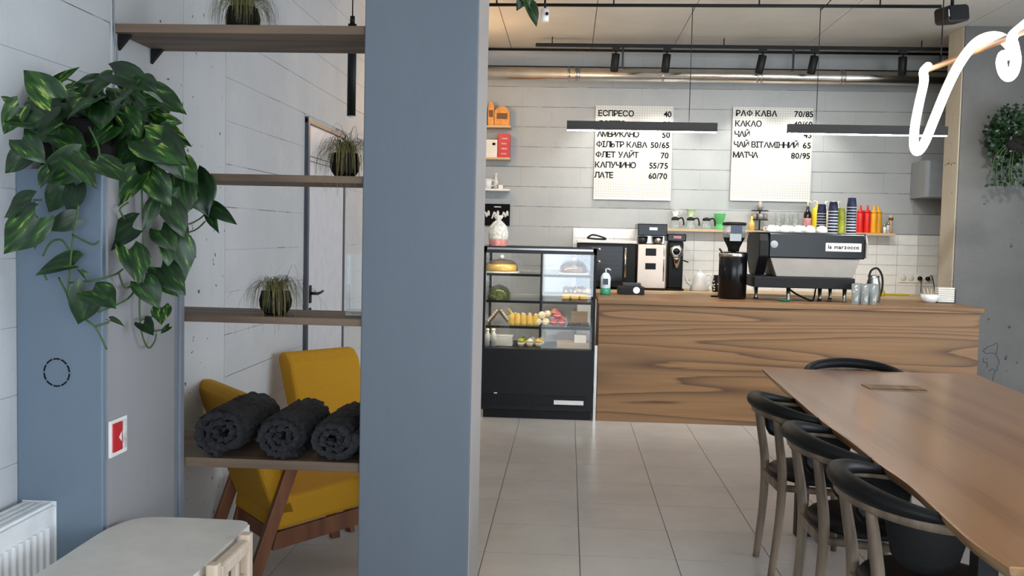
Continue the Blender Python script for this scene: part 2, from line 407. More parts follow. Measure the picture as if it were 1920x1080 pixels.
# ------------------------------------------------------------------ the setting
XL, XR, YF, YB, ZC = -1.6, 6.2, -2.6, 9.7, 3.37
fl = struct(MB().box(XL-.15, XR+.15, YF-.15, YB+.15, -.12, -.003).build('floor', 'grout'), 'floor of large square greige porcelain tiles')
TS = .45; tx0 = -0.36 - 3*TS; ty0 = 5.775 - 19*TS
tme = MB().box(.002, TS-.002, .002, TS-.002, -.02, 0).mesh('tile'); tme.materials.append(M['tile_stone'])
rest = MB()
for i in range(-1, 18):
    for j in range(0, 28):
        x = tx0 + i*TS; y = ty0 + j*TS
        a, b_, c_, d_ = max(x, XL), min(x+TS, XR), max(y, YF), min(y+TS, YB)
        if b_ - a < .01 or d_ - c_ < .01: continue
        if -1.75 < x < 2.6 and 3.2 < y < 7.75:
            if x >= XL and y + TS <= YB: link('tile', tme, fl, (x, y, 0))
            else: MB().box(a+.0015, b_-.0015, c_+.0015, d_-.0015, -.02, 0).build('tile', 'tile_stone', fl)
        else: rest.box(a+.0015, b_-.0015, c_+.0015, d_-.0015, -.02, 0)
rt = rest.build('tile_field', 'tile_stone', fl); rt['kind'] = 'stuff'
# left wall: aerated blocks, a cast column flush in the wall, a door
wl = struct(MB().box(XL-.2, XL-.003, YF-.15, YB+.15, 0, ZC).build('wall_left', 'joint'), 'pale painted block wall on the left')
bcache = {}
def block(par, axis, u0, u1, z0, z1, mat, g=.0022):
    # u runs along the wall; front face 6 mm proud of the backing
    key = (axis, round(u1-u0, 3), round(z1-z0, 3), mat)
    if key not in bcache:
        L_, H_ = u1-u0, z1-z0
        mb = MB()
        if axis == 'left': mb.box(-.012, 0, .0003, L_-.0003, g, H_-g)
        else: mb.box(.0006, L_-.0006, 0, .012, g, H_-g)
        me = mb.mesh('block'); me.materials.append(M[mat]); bcache[key] = me
    return link('block', bcache[key], par, (XL, u0, z0) if axis == 'left' else (u0, YB-.006, z0))
def course(par, axis, a, b_, z0, z1, off, mat, BL=.6):
    u = a - off
    while u < b_ - .001:
        s, e = max(u, a), min(u + BL, b_)
        if e - s > .02: block(par, axis, s, e, z0, z1, mat, .0014 if axis == 'left' else .0022)
        u += BL
DY0, DY1, DZ = 5.75, 6.67, 2.17
for k in range(17):
    z0 = .2*k; z1 = min(.2*(k+1), ZC); off = .3*(k % 2)
    if z1 - z0 < .03: continue
    course(wl, 'left', 1.45, 3.255, z0, z1, off, 'block_paint')
    if z0 < DZ - .05:
        course(wl, 'left', 4.37, DY0 - .06, z0, z1, off, 'block_paint'); course(wl, 'left', DY1 + .06, YB, z0, z1, off, 'block_paint')
    else: course(wl, 'left', 4.37, YB, z0, z1, off, 'block_paint')
MB().box(-.012, 0, YF, 1.447, 0, ZC).build('plaster_panel', 'plaster', wl, (XL, 0, 0))
for y0, y1 in ((3.259, 3.878), (3.884, 4.364)):
    MB().box(-.012, .002, y0, y1, 0, ZC).build('panel', 'column_paint', wl, (XL, 0, 0), bevel=.003)
d1 = struct(MB().box(-.016, .008, DY0, DY1, 0.01, DZ - .03).build('door_1', 'door_paint', None, (XL, 0, 0), bevel=.003), 'light grey flush door in the left wall')
fr = MB().box(-.012, .02, DY0-.04, DY0-.002, 0, DZ+.015).box(-.012, .012, DY1+.002, DY1+.045, 0, DZ+.015).box(-.012, .012, DY0-.04, DY1+.045, DZ-.02, DZ+.005)
fr.build('door_frame', 'door_frame', d1)
h = MB().box(.008, .016, DY0+.05, DY0+.085, 1.05, 1.16).cyl((.016, DY0+.067, 1.11), (.06, DY0+.067, 1.11), .009).tube([(.058, DY0+.06, 1.11), (.06, DY0+.12, 1.112), (.056, DY0+.20, 1.118)], .008)
h.build('door_handle', 'black', d1, label='black lever handle')
MB().box(.008, .015, DY0+.05, DY0+.085, .96, 1.02).build('lock_plate', 'black', d1)
for zz in (1.92, 1.95): MB().box(.008, .0095, DY0+.05, DY1-.08, zz, zz+.006).build('groove_line', 'door_frame', d1)
# back wall
wb = struct(MB().box(XL-.2, XR+.2, YB-.003, YB+.2, 0, ZC).build('wall_back', 'back_joint'), 'grey painted block wall behind the bar')
for k in range(6, 17):
    z0 = .2*k - .008; z1 = min(.2*(k+1) - .008, ZC)
    course(wb, 'back', XL, 4.4, z0, z1, .3*(k % 2) + .1, 'back_paint')
MB().box(XL, 4.4, 0, .012, 0, 1.19).build('lower_panel', 'back_paint', wb, (0, YB-.006, 0))
tl = MB().box(.0015, .1985, 0, .009, .0015, .0985).mesh('wall_tile'); tl.materials.append(M['wall_tile'])
for k in range(6):
    for i in range(21): link('wall_tile', tl, wb, (.06 + .2*i, YB - .015, .985 + .1*k))
MB().box(.045, .06, 0, .012, .985, 1.585).build('tile_edge', 'white', wb, (0, YB-.018, 0))
# right concrete pier that closes the bar, right wall and front wall with windows
pr = struct(MB().box(3.345, XR, 8.485, 8.81, 0, ZC).build('wall_pier', 'concrete'), 'dark grey concrete wall on the right')
MB().box(3.335, 3.346, 8.50, 8.815, 0, ZC).build('trim_1', 'concrete_board', None, bevel=.003); struct(bpy.data.objects['trim_1'], 'pale cast edge of the concrete wall')
for i, (zz, rr) in enumerate(((2.20, .005), (2.207, .004), (2.195, .005), (2.212, .004), (2.205, .006), (2.21, .004), (2.20, .004))):
    MB().box(3.3335, 3.3352, 8.55+.035*i, 8.55+.035*i+rr*2, zz, zz+rr*3).build('chip', 'ink', bpy.data.objects['trim_1'])
wr = struct(MB().box(XR, XR+.2, YF, -.0, 0, ZC).box(XR, XR+.2, 6.4, YB, 0, ZC).box(XR, XR+.2, 0, 6.4, 0, .3).box(XR, XR+.2, 0, 6.4, 2.8, ZC).build('wall_right', 'plaster'))
wf = struct(MB().box(XL, -1.0, YF-.2, YF, 0, ZC).box(5.4, XR+.2, YF-.2, YF, 0, ZC).box(-1, 5.4, YF-.2, YF, 0, .3).box(-1, 5.4, YF-.2, YF, 2.8, ZC).build('wall_front', 'plaster'))
wn = MB()
for x in (-1.0, .55, 2.15, 3.75, 5.34): wn.box(x, x+.06, YF-.14, YF-.06, .3, 2.8)
wn.box(-1, 5.4, YF-.14, YF-.06, .3, .36).box(-1, 5.4, YF-.14, YF-.06, 2.74, 2.8)
struct(wn.build('window_1', 'dark_metal'))
wn = MB()
for y in (0, 1.55, 3.15, 4.75, 6.34): wn.box(XR+.06, XR+.14, y, y+.06, .3, 2.8)
wn.box(XR+.06, XR+.14, 0, 6.4, .3, .36).box(XR+.06, XR+.14, 0, 6.4, 2.74, 2.8)
struct(wn.build('window_2', 'dark_metal'))
ce = struct(MB().box(XL-.2, XR+.2, YF-.2, YB+.2, ZC+.012, ZC+.15).build('ceiling', 'ink'), 'bare concrete ceiling with board joints')
xs = [XL-.05, -.62, .184, .975, 2.22, 3.34, 4.8, XR+.05]
for a, b_ in zip(xs[:-1], xs[1:]):
    for y0, y1 in ((YF, 1.0), (1.0, 4.6), (4.6, YB)): MB().box(a+.003, b_-.003, y0+.003, y1-.003, ZC, ZC+.02).build('panel', 'ceiling_concrete', ce)
# pillar in the middle of the view: blue-grey front, separate paler warm-grey side face
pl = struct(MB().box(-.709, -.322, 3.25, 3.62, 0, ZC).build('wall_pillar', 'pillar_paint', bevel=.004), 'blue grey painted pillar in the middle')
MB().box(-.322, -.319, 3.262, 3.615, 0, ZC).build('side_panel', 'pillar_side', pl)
# low pilaster by the left wall that carries the trailing plant
ps = struct(MB().box(XL, -1.342, 2.68, 3.235, 0, 1.66).build('wall_pilaster', 'pilaster_paint', bevel=.004), 'blue grey painted pilaster below the trailing plant')
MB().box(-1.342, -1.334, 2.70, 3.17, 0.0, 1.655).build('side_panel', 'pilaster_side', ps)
t2 = struct(MB().box(-1.345, -1.338, 3.175, 3.205, 0, 1.66).box(-1.345, -1.332, 3.215, 3.25, 0, 1.66).build('trim_2', 'rail_grey', bevel=.002), 'grey metal edge profile of the pilaster')
# black ring drawn in dashes on the pilaster
rg = thing('ring_mark', (-1.478, 2.678, 1.07), 'black dashed ring marked on the blue grey pilaster', 'mark')
for k in range(10):
    a0 = 2*PI*k/10 + .06; a1 = 2*PI*(k+1)/10 - .06
    pts = [(.038*math.cos(a0+(a1-a0)*t/4), 0, .040*math.sin(a0+(a1-a0)*t/4)) for t in range(5)]
    MB().tube(pts, .0021, 5).build('dash', 'ink', rg)
# ------------------------------------------------------------------ bar counter
ct = thing('bar_counter', (0, 0, 0), 'long bar counter clad in horizontally grained wood', 'counter')
MB().box(.262, 3.272, 7.75, 7.775, 0.0, .955).build('front_panel', 'counter_wood', ct, bevel=.002)
MB().box(3.247, 3.27, 7.776, 8.47, 0.0, .955).build('end_panel', 'counter_wood', ct)
MB().box(.264, .285, 7.776, 8.6, 0.0, .955).build('end_panel', 'counter_wood', ct)
MB().box(.3, 3.24, 8.58, 8.6, .05, .955).build('rear_panel', 'dark_metal', ct)
wt = MB().prism([(.25, 7.735), (3.30, 7.735), (3.315, 7.75), (3.30, 8.478), (3.33, 8.478), (3.33, 8.62), (.25, 8.62)], .957, 1.0).build('worktop', 'counter_wood', bevel=.004)
tag(wt, 'thick wooden worktop lying on the long bar counter', 'worktop')
bc = thing('back_counter', (0, 0, 0), 'low white cabinet row along the wall behind the bar', 'counter')
MB().box(.1, 3.33, 9.08, 9.67, .08, .955).build('body', 'white', bc)
for i in range(6): 
    d = MB().box(.105+.537*i, .635+.537*i, 9.06, 9.078, .1, .945).build('door', 'white', bc, bevel=.003)
    MB().box(.3+.537*i, .44+.537*i, 9.045, 9.06, .88, .895).build('handle', 'steel', d)
MB().box(.1, 3.33, 9.12, 9.6, 0, .08).build('plinth', 'black', bc)
tag(MB().box(.08, 4.2, 9.05, 9.683, .957, 1.0).build('back_worktop', 'pale_wood', bevel=.003), 'pale wooden worktop below the white wall tiles', 'worktop')
# ------------------------------------------------------------------ pastry display case
fx0, fx1, fy0, fy1 = -.685, .232, 7.72, 8.35
dc = thing('display_case', (0, 0, 0), 'black refrigerated pastry case with glass front beside the counter', 'display case')
MB().box(fx0, fx1, fy0, fy1, .07, .575).build('base_cabinet', 'case_black', dc, bevel=.006)
MB().box(fx0+.02, fx1-.02, fy0+.03, fy1-.02, 0.0, .07).build('plinth', 'black', dc)
gr = MB().box(fx0+.02, fx1-.06, fy0-.006, fy0, .115, .20).build('grille', 'black', dc)
for k in range(30):
    MB().box(fx0+.03+.0275*k, fx0+.045+.0275*k, fy0-.010, fy0-.005, .12, .195).build('slat', 'case_black', gr)
MB().box(fx0+.11, fx0+.135, fy0-.012, fy0-.006, .205, .213).build('badge', 'white', dc)
MB().box(fx0+.6, fx0+.84, fy0-.013, fy0-.0105, .13, .165).build('sticker', 'white', dc)
for x in (fx0, fx1-.022):
    for y in (fy0, fy1-.022): MB().box(x, x+.022, y, y+.022, .575, 1.40).build('post', 'black', dc)
MB().box(fx0, fx1, fy0, fy0+.03, 1.352, 1.405).box(fx0, fx1, fy1-.03, fy1, 1.372, 1.405).box(fx0, fx0+.03, fy0, fy1, 1.372, 1.405).box(fx1-.03, fx1, fy0, fy1, 1.372, 1.405).build('top_frame', 'dark_metal', dc)
MB().box(fx0+.03, fx1-.03, fy0-.004, fy0-.001, 1.38, 1.395).build('chrome_strip', 'steel', dc)
MB().box(fx0+.03, fx1-.03, fy0+.03, fy1-.03, 1.392, 1.400).build('top_glass', 'glass', dc)
MB().box(fx0+.022, fx1-.022, fy0+.006, fy0+.010, .585, 1.372).build('front_glass', 'case_glass', dc)
for x in (fx0+.008, fx1-.012): MB().box(x, x+.004, fy0+.022, fy1-.022, .585, 1.372).build('side_glass', 'glass', dc)
for x in (fx0+.022, -.225, fx1-.45): pass
MB().box(fx0+.022, -.235, fy1-.016, fy1-.012, .585, 1.372).box(-.215, fx1-.022, fy1-.016, fy1-.012, .585, 1.372).build('rear_glass', 'glass', dc)
MB().box(-.237, -.213, fy1-.02, fy1-.008, .575, 1.372).build('mullion', 'black', dc)
for zz in (1.175, .955, .745):
    s_ = MB().box(fx0+.022, fx1-.022, fy0+.09, fy1-.03, zz, zz+.006).build('glass_shelf', 'glass', dc)
    MB().box(fx0+.022, fx1-.022, fy0+.078, fy0+.09, zz-.012, zz+.008).build('shelf_edge', 'black', s_)
MB().box(fx0+.03, fx1-.03, fy0+.05, fy0+.07, 1.355, 1.37).build('led_strip', 'case_led', dc)
for zz in (1.1705, .9505, .7405): MB().box(fx0+.03, fx1-.03, fy0+.095, fy0+.101, zz, zz+.004).build('led_strip', 'case_led', dc)
for zz in (1.40, 1.30): MB().cyl((fx1+.005, fy0+.02, zz), (fx1+.03, fy0+.02, zz), .012).build('hinge', 'steel', dc)
MB().box(fx1+.003, fx1+.025, fy0+.002, fy0+.03, .0, .62).build('corner_strip', 'steel', dc)
# contents, each resting on its shelf
def cake(x, y, z, r, hgt, mat, label):
    t = thing('cake', (x, y, z), label, 'cake')
    MB().lathe([(r*1.15, 0), (r*1.2, .006), (r*1.2, .012), (0, .012)], n=24).build('plate', 'white', t)
    MB().lathe([(r*.98, .013), (r, .02), (r, hgt*.8), (r*.93, hgt), (0, hgt+.004)], n=24).build('sponge', mat, t)
    d = MB().lathe([(r*1.12, .013), (r*1.12, hgt*.6), (r*1.02, hgt*1.1), (r*.7, hgt*1.5), (0, hgt*1.7)], n=24).build('dome', 'glass', t)
    MB().ball((0, 0, hgt*1.7+.018), .017).build('knob', 'white_enamel', d)
cake(-.555, 8.0, 1.181, .125, .07, 'cake_yellow', 'yellow cake under a glass dome, top left of the pastry case')
cake(.05, 8.02, 1.181, .105, .065, 'cake_brown', 'brown glazed cake under a glass dome, top right of the pastry case')
sd = thing('salad_dome', (-.57, 7.96, .961), 'mound of green filling under a clear bowl in the pastry case', 'salad')
MB().lathe([(.095, 0), (.09, .03), (.06, .075), (0, .095)], n=22).build('filling', 'salad', sd)
MB().lathe([(.105, 0), (.1, .05), (.07, .1), (0, .125)], n=22).build('clear_bowl', 'glass', sd)
def slice_cake(x, y, z, label, group):
    t = thing('layer_cake', (x, y, z), label, 'cake', group)
    MB().box(-.03, .03, -.03, .03, 0, .022).build('sponge', 'cake_brown', t)
    MB().box(-.03, .03, -.03, .03, .0225, .06).build('cream', 'cake_yellow', t)
    MB().box(-.031, .031, -.031, .031, .0605, .072).build('glaze', 'cake_brown', t)
    MB().ball((0, 0, .079), .010).build('topping', 'cake_cream', t)
    return t
c0 = slice_cake(-.01, 7.93, .961, 'square layer cake with brown top on the right of the middle shelf', 'square layer cakes')
c0['label'] = 'square layer cake on the middle case shelf, left of front row'
for x, lb in ((.065, 'middle'), (.14, 'right')): dup(c0, (x, 7.93, .961), None, 'square layer cake on the middle case shelf, %s of front row' % lb)
for x, lb in ((.03, 'left'), (.105, 'right')): dup(c0, (x, 8.02, .961), None, 'square layer cake on the middle case shelf, %s of rear row' % lb)
tri = thing('eclair_stack', (-.565, 7.95, .751), 'two dark eclairs leaning into a triangle in the pastry case', 'pastry')
for s in (-1, 1):
    MB().tube([(s*.085, 0, .02), (s*.05, 0, .065), (s*.008, 0, .115)], [.015, .02, .014], 10).build('eclair', 'cake_brown', tri)
    for k in range(6): MB().ball((s*(.088-.0135*k), -.016, .03+.017*k), .011, 8, 5).build('cream_dot', 'cake_cream', tri)
MB().tube([(.07, .05, .13), (.11, .05, .08), (.145, .05, .015)], .012, 8).build('glazed_finger', 'cake_yellow', tri)
p0 = thing('yellow_bun', (-.455, 7.93, .751), 'tall ridged yellow bun in the row of buns', 'pastry', 'tall yellow buns')
MB().lathe([(.028, 0), (.031, .02), (.024, .07), (.015, .088), (0, .094)], n=12).build('dough', 'cake_yellow', p0)
MB().lathe([(.015, .089), (.01, .097), (0, .1)], n=10).build('icing', 'cake_cream', p0)
p0['label'] = 'first tall yellow bun from the left in the front row'
for k in range(4): dup(p0, (-.405+.05*k, 7.93, .751), None, ('second', 'third', 'fourth', 'fifth')[k] + ' tall yellow bun from the left in the front row')
for k in range(3): dup(p0, (-.43+.06*k, 8.0, .751), None, ('left', 'middle', 'right')[k] + ' tall yellow bun in the rear row')
def macaron(x, y, z, mat, label, group):
    t = thing('macaron', (x, y, z), label, 'macaron', group)
    MB().ball((0, 0, .032), .032, 14, 8, (1, 1, .95)).build('shell', mat, t)
    MB().lathe([(.0325, .029), (.0335, .032), (.0325, .035)], n=14).build('filling', 'cake_cream', t)
for (x, y, z), lb in zip(((-.235, 7.93, .751), (-.17, 7.93, .751), (-.205, 7.94, .806), (-.17, 8.0, .751), (-.16, 7.99, .812)), ('lower left', 'lower right', 'upper left', 'hidden rear', 'upper right')):
    macaron(x, y, z, 'cake_cream', lb + ' white macaron in the macaron pile', 'white macarons')
for i, (x, y, z) in enumerate(((-.105, 7.93, .751), (-.04, 7.93, .751), (-.075, 7.94, .806), (-.035, 8.0, .77), (-.1, 7.99, .83))):
    macaron(x, y, z, 'pink' if i < 3 else 'salmon', ('lower left pink macaron in the pile', 'lower right pink macaron in the pile', 'upper pink macaron in the pile', 'right salmon macaron in the pile', 'topmost salmon macaron in the pile')[i], 'pink macarons')
tr = thing('dark_tray', (.1, 7.95, .751), 'dark tray of flat tarts at the right of the case', 'tray')
MB().box(-.095, .095, -.05, .05, 0, .01).build('tray_base', 'black', tr)
for k in range(3): MB().lathe([(.026, .0105), (.029, .03), (0, .032)], (-.06+.06*k, 0, 0), 14).build('tart', 'cake_brown', tr)
tag(MB().box(-.04, .1, .0, .008, 0, .11).build('price_card', 'pale_wood', None, (.08, 8.14, .751)), 'beige card standing behind the dark tray', 'card')
bx = thing('paper_box', (-.575, 7.95, .575), 'white paper box standing low at the left of the case', 'box')
MB().box(-.1, .13, -.06, .06, .001, .08).build('body', 'card_white', bx, bevel=.002); MB().box(-.103, .133, -.063, .063, .0805, .09).build('lid', 'white', bx)
MB().box(-.1, -.03, -.064, -.061, .02, .035).build('print', 'ink', bx)
for k, x in enumerate((-.65, -.6)):
    b = thing('milk_bottle', (x, 7.86, .575), ('left', 'right')[k] + ' white plastic bottle in front of the paper box', 'bottle', 'white bottles in the case')
    MB().lathe([(.021, 0), (.022, .09), (.012, .115), (.012, .125)], n=14).build('body', 'white', b); MB().lathe([(.014, .1255), (.014, .145), (0, .146)], n=14).build('cap', 'white_enamel', b)
for k, (x, mt_) in enumerate(((-.375, 'lime'), (-.30, 'white'), (-.23, 'cake_yellow'))):
    c = thing('cupcake', (x, 7.93, .575), ('lime', 'white', 'yellow')[k] + ' frosted cupcake on the floor of the case', 'cupcake', 'cupcakes in the case')
    MB().lathe([(.022, 0), (.031, .032), (0, .033)], n=14).build('paper_cup', 'cake_cream', c); MB().lathe([(.031, .0335), (.03, .045), (.015, .062), (0, .068)], n=14).build('frosting', mt_, c)
    c2 = dup(c, (x+.02, 8.05, .575)); c2['label'] = ('first', 'second', 'third')[k] + ' cupcake from the left in the rear row of the case'
wtray = thing('wooden_tray', (.065, 7.95, .575), 'pale wooden tray with a white packet in the case', 'tray')
MB().box(-.14, .13, -.07, .07, 0, .014).box(-.14, .13, -.07, -.062, .014, .045).box(-.14, .13, .062, .07, .014, .05).box(-.14, -.132, -.062, .062, .014, .045).box(.122, .13, -.062, .062, .014, .045).build('board', 'pale_wood', wtray)
tag(MB().box(0, .1, -.03, .03, 0, .09).build('paper_packet', 'white', None, (.07, 7.97, .5895), bevel=.003), 'white folded packet in the wooden tray', 'packet')
pb = thing('sweets_bag', (-.59, 8.0, 1.406), 'clear tied bag with pink base on top of the pastry case', 'bag')
MB().lathe([(.075, 0), (.08, .05), (.08, .052)], n=16).build('pink_base', 'bag_pink', pb)
MB().lathe([(.08, .053), (.088, .1), (.075, .16), (.04, .2), (.02, .215), (.045, .25), (.03, .255)], n=16).build('crumpled_film', 'bag_white', pb)
# ------------------------------------------------------------------ things on the counters
ZT = 1.0005
s = thing('soap_bottle', (.331, 8.30, ZT), 'clear pump bottle with green liquid beside the pastry case', 'bottle')
MB().lathe([(.04, .055), (.043, .06), (.044, .15), (.03, .18), (.016, .19)], n=18).build('body', 'soap_body', s)
MB().lathe([(.042, 0), (.044, .012), (.044, .055)], n=18).build('green_liquid', 'soap_green', s)
MB().cyl((0, 0, .19), (0, 0, .225), .006).tube([(0, 0, .222), (.02, -.01, .226), (.04, -.02, .215)], .006).build('pump', 'white', s)
MB().box(-.025, .02, -.047, -.045, .09, .14).build('label_patch', 'ink_blue', s)
ov = thing('toaster_oven', (.37, 9.36, ZT), 'black counter oven with glass door behind the pastry case', 'oven')
MB().box(-.285, .275, -.2, .25, .02, .44).build('body', 'black', ov, bevel=.008)
MB().box(-.29, .28, -.22, .26, .4405, .465).build('top_plate', 'white', ov, bevel=.004)
MB().box(-.26, .15, -.212, -.201, .08, .41).build('door_window', 'black_gloss', ov)
hd = MB().cyl((.175, -.24, .12), (.175, -.24, .40), .012).box(.168, .182, -.24, -.2, .38, .395).box(.168, .182, -.24, -.2, .125, .14).build('handle', 'steel', ov)
for k in range(7): MB().box(-.24, .13, -.2135, -.2121, .10+.043*k, .104+.043*k).build('rack_bar', 'dark_metal', ov)
for x in (-.25, .25):
    for y in (-.18, .22): MB().cyl((x, y, 0), (x, y, .02), .015).build('foot', 'black', ov)
tg = thing('cloth_strap', (.26, 9.25, 1.467), 'black loop of a cloth strap on top of the oven', 'strap')
MB().tube(catmull([(-.08, 0, .02), (-.03, .0, .05), (.05, 0, .035), (.1, 0, .012), (.0, .02, .012), (-.08, 0, .02)], 5), .009, 7).build('loop', 'black', tg)
kb = thing('counter_scale', (.545, 8.47, ZT), 'low black scale box next to the pump bottle', 'scale')
MB().box(-.1, .13, -.09, .1, .0, .07).build('body', 'black', kb, bevel=.006); MB().box(-.06, .1, -.06, .09, .0705, .10).build('platform', 'dark_metal', kb, bevel=.004)
MB().lathe([(.03, 0), (.03, .004)], (.06, -.091, .04), 16, 'y').build('dial', 'steel', kb)
bb = thing('batch_brewer', (.797, 9.36, ZT), 'tall stainless steel batch brewer with black top behind the counter', 'coffee machine')
MB().box(-.135, .135, -.2, .2, .02, .44).build('steel_body', 'steel_warm_reflect', bb, bevel=.006)
MB().box(-.135, .135, -.02, .2, .441, .60).build('rear_tower', 'steel', bb, bevel=.005)
MB().box(-.14, .14, -.2, .2, .52, .635).build('black_head', 'black_gloss', bb, bevel=.008)
MB().box(-.03, .045, -.204, -.2, .575, .6).build('display', 'steel', bb)
for x in (-.085, .06): MB().lathe([(.032, .442), (.045, .46), (.05, .515)], (x, -.11, 0), 16).build('brew_funnel', 'dark_metal' if x < 0 else 'steel', bb)
for z0, z1 in ((.33, .40), (.2, .26)): MB().box(-.06, .04, -.204, -.2, z0, z1).build('control_window', 'black', bb)
MB().box(-.13, .13, -.19, .19, 0, .02).build('foot_plate', 'black', bb)
MB().cyl((.115, -.203, .09), (.115, -.203, .42), .006).build('sight_tube', 'steel', bb)
bg_ = thing('shop_grinder', (1.036, 9.36, ZT), 'tall black shop grinder with round silver dial below the shelf', 'coffee grinder')
MB().box(-.085, .085, -.12, .12, .0, .02).box(-.07, .07, -.1, .1, .02, .47).build('body', 'black', bg_, bevel=.01)
MB().box(-.09, .09, -.13, .12, .471, .545).build('head', 'black_gloss', bg_, bevel=.01)
MB().box(-.03, .04, -.134, -.131, .50, .525).build('nameplate', 'bag_pink', bg_)
dl = MB().lathe([(.065, 0), (.068, -.012), (.06, -.03), (.035, -.032)], (.0, -.1, .375), 22, 'y').build('dial_ring', 'steel', bg_)
MB().lathe([(.034, 0), (.032, -.01), (.0, -.012)], (0, -.133, .375), 16, 'y').build('dial_knob', 'black', dl)
MB().lathe([(.02, .22), (.035, .30), (.038, .315)], (0, -.14, 0), 16).build('spout', 'steel', bg_)
MB().cyl((.07, -.08, .29), (.12, -.1, .275), .006).build('bag_lever', 'black', bg_)
kt = thing('white_kettle', (1.28, 9.33, ZT), 'white rounded kettle with thin spout on the back worktop', 'kettle')
MB().lathe([(.09, 0), (.095, .01), (.08, .06), (.058, .13), (.035, .17), (.0, .182)], n=24).build('body', 'white_enamel', kt)
MB().ball((0, 0, .192), .011).build('knob', 'white_enamel', kt)
MB().tube(catmull([(-.075, 0, .05), (-.12, 0, .08), (-.135, 0, .13), (-.15, 0, .15)], 4), [.011]*5+[.009]*4+[.007]*4, 8).build('spout', 'white_enamel', kt)
MB().tube(catmull([(.045, 0, .15), (.1, 0, .16), (.12, 0, .1), (.082, 0, .05)], 4), .008, 8).build('handle', 'white_enamel', kt)
jg = thing('patterned_jug', (1.435, 9.2, ZT), 'black jug with white spots half hidden by the bean grinder', 'jug')
MB().lathe([(.05, 0), (.058, .05), (.05, .11), (.04, .14), (.045, .16), (.038, .16), (.034, .14)], n=20).build('body', 'black', jg)
for k in range(14):
    a = -PI/2 + random.uniform(-1.2, 1.2); zz = random.uniform(.02, .12)
    MB().ball((.054*math.cos(a), .054*math.sin(a), zz), .009, 6, 4).build('spot', 'white', jg)
tag(MB().box(-.03, .03, -.02, .02, 0, .012).build('coaster', 'ink', None, (1.28, 8.38, ZT), bevel=.003), 'small dark coaster lying on the worktop', 'coaster')
gg = thing('bean_grinder', (1.40, 8.20, ZT), 'black cylindrical espresso grinder with clear bean hopper', 'coffee grinder')
MB().lathe([(.105, 0), (.118, .01), (.118, .385), (.11, .395), (.0, .4)], n=30).build('body', 'black_gloss', gg)
MB().lathe([(.1185, .355), (.121, .36), (.121, .383), (.1185, .388)], n=30).build('steel_band', 'steel', gg)
MB().lathe([(.045, .4), (.05, .43), (.088, .51), (.092, .52)], n=24).build('hopper_cone', 'soil_pot', gg)
MB().lathe([(.092, .5205), (.094, .62), (.09, .622)], n=24).build('hopper', 'tumbler', gg)
MB().lathe([(.1, .6225), (.1, .645), (.06, .65), (0, .65)], n=24).build('lid', 'black', gg)
MB().box(-.05, .045, -.098, -.094, .49, .55).build('label_patch', 'bluegrey_box', gg); MB().box(-.045, .05, -.099, -.096, .551, .618).build('sticker', 'ink_blue', gg)
MB().cyl((-.1, 0, .40), (-.12, -.02, .42), .008).build('dose_lever', 'dark_metal', gg)
# espresso machine: rear towards the guests
em = thing('espresso_machine', (0, 0, 0), 'large black and silver espresso machine standing on the worktop', 'espresso machine')
MB().box(1.66, 2.44, 8.02, 8.55, 1.362, 1.565).build('upper_body', 'black_gloss', em, bevel=.008)
sp = MB().prism([(8.0, 1.37), (8.0, 1.50), (8.04, 1.565), (8.5, 1.568), (8.56, 1.5), (8.56, 1.37), (8.45, 1.26), (8.4, 1.21), (8.14, 1.21), (8.1, 1.26)], 1.575, 1.655, axis='x').build('side_panel', 'black', em, bevel=.01)
MB().prism([(8.0, 1.37), (8.0, 1.50), (8.04, 1.567), (8.5, 1.567), (8.56, 1.5), (8.56, 1.37)], 2.443, 2.458, axis='x').build('side_panel', 'grey_steel', em, bevel=.004)
MB().lathe([(.0, 0), (.03, -.004), (.033, .0)], (1.70, 8.018, 1.47), 20, 'y').build('round_badge', 'bluegrey_box', em)
MB().hexa([(1.735, 8.05, 1.205), (2.36, 8.05, 1.205), (2.36, 8.5, 1.205), (1.735, 8.5, 1.205)], [(1.675, 8.03, 1.36), (2.405, 8.03, 1.36), (2.405, 8.52, 1.36), (1.675, 8.52, 1.36)]).build('sloping_back', 'grey_steel', em, bevel=.004)
MB().box(1.545, 2.365, 8.0, 8.56, 1.112, 1.203).build('drip_base', 'black', em, bevel=.006)
for x in (1.62, 1.84, 2.16, 2.3):
    MB().lathe([(.02, 0), (.014, .02), (.018, .112)], (x, 8.06 if x in (1.84, 2.3) else 8.3, ZT), 14).build('foot', 'steel', em)
for x, y in ((1.66, 8.5), (2.3, 8.5)): MB().lathe([(.02, 0), (.014, .02), (.018, .112)], (x, y, ZT), 14).build('foot', 'steel', em)
MB().tube(catmull([(1.86, 8.2, 1.11), (1.92, 8.15, 1.06), (2.02, 8.1, 1.012), (2.06, 8.12, 1.008)], 5), .008, 7).build('hose', 'black', em)
MB().tube(catmull([(2.10, 8.2, 1.11), (2.07, 8.12, 1.05), (2.05, 8.08, 1.01)], 5), .007, 7).build('hose', 'black', em)
pt = MB().box(2.118, 2.408, 8.012, 8.0185, 1.423, 1.492).build('nameplate', 'white', em, bevel=.002)
lettering('la marzocco', .045, 'ink', pt, 2.138, 8.0105, 1.445, .25)
MB().box(1.57, 2.45, 8.03, 8.54, 1.5655, 1.572).build('cup_rail', 'dark_metal', em)
sa = thing('drip_saucer', (1.80, 8.05, ZT), 'small green saucer under the espresso machine', 'saucer')
MB().lathe([(.03, 0), (.06, .012), (.055, .014), (0, .006)], n=20).build('dish', 'soap_green', sa)
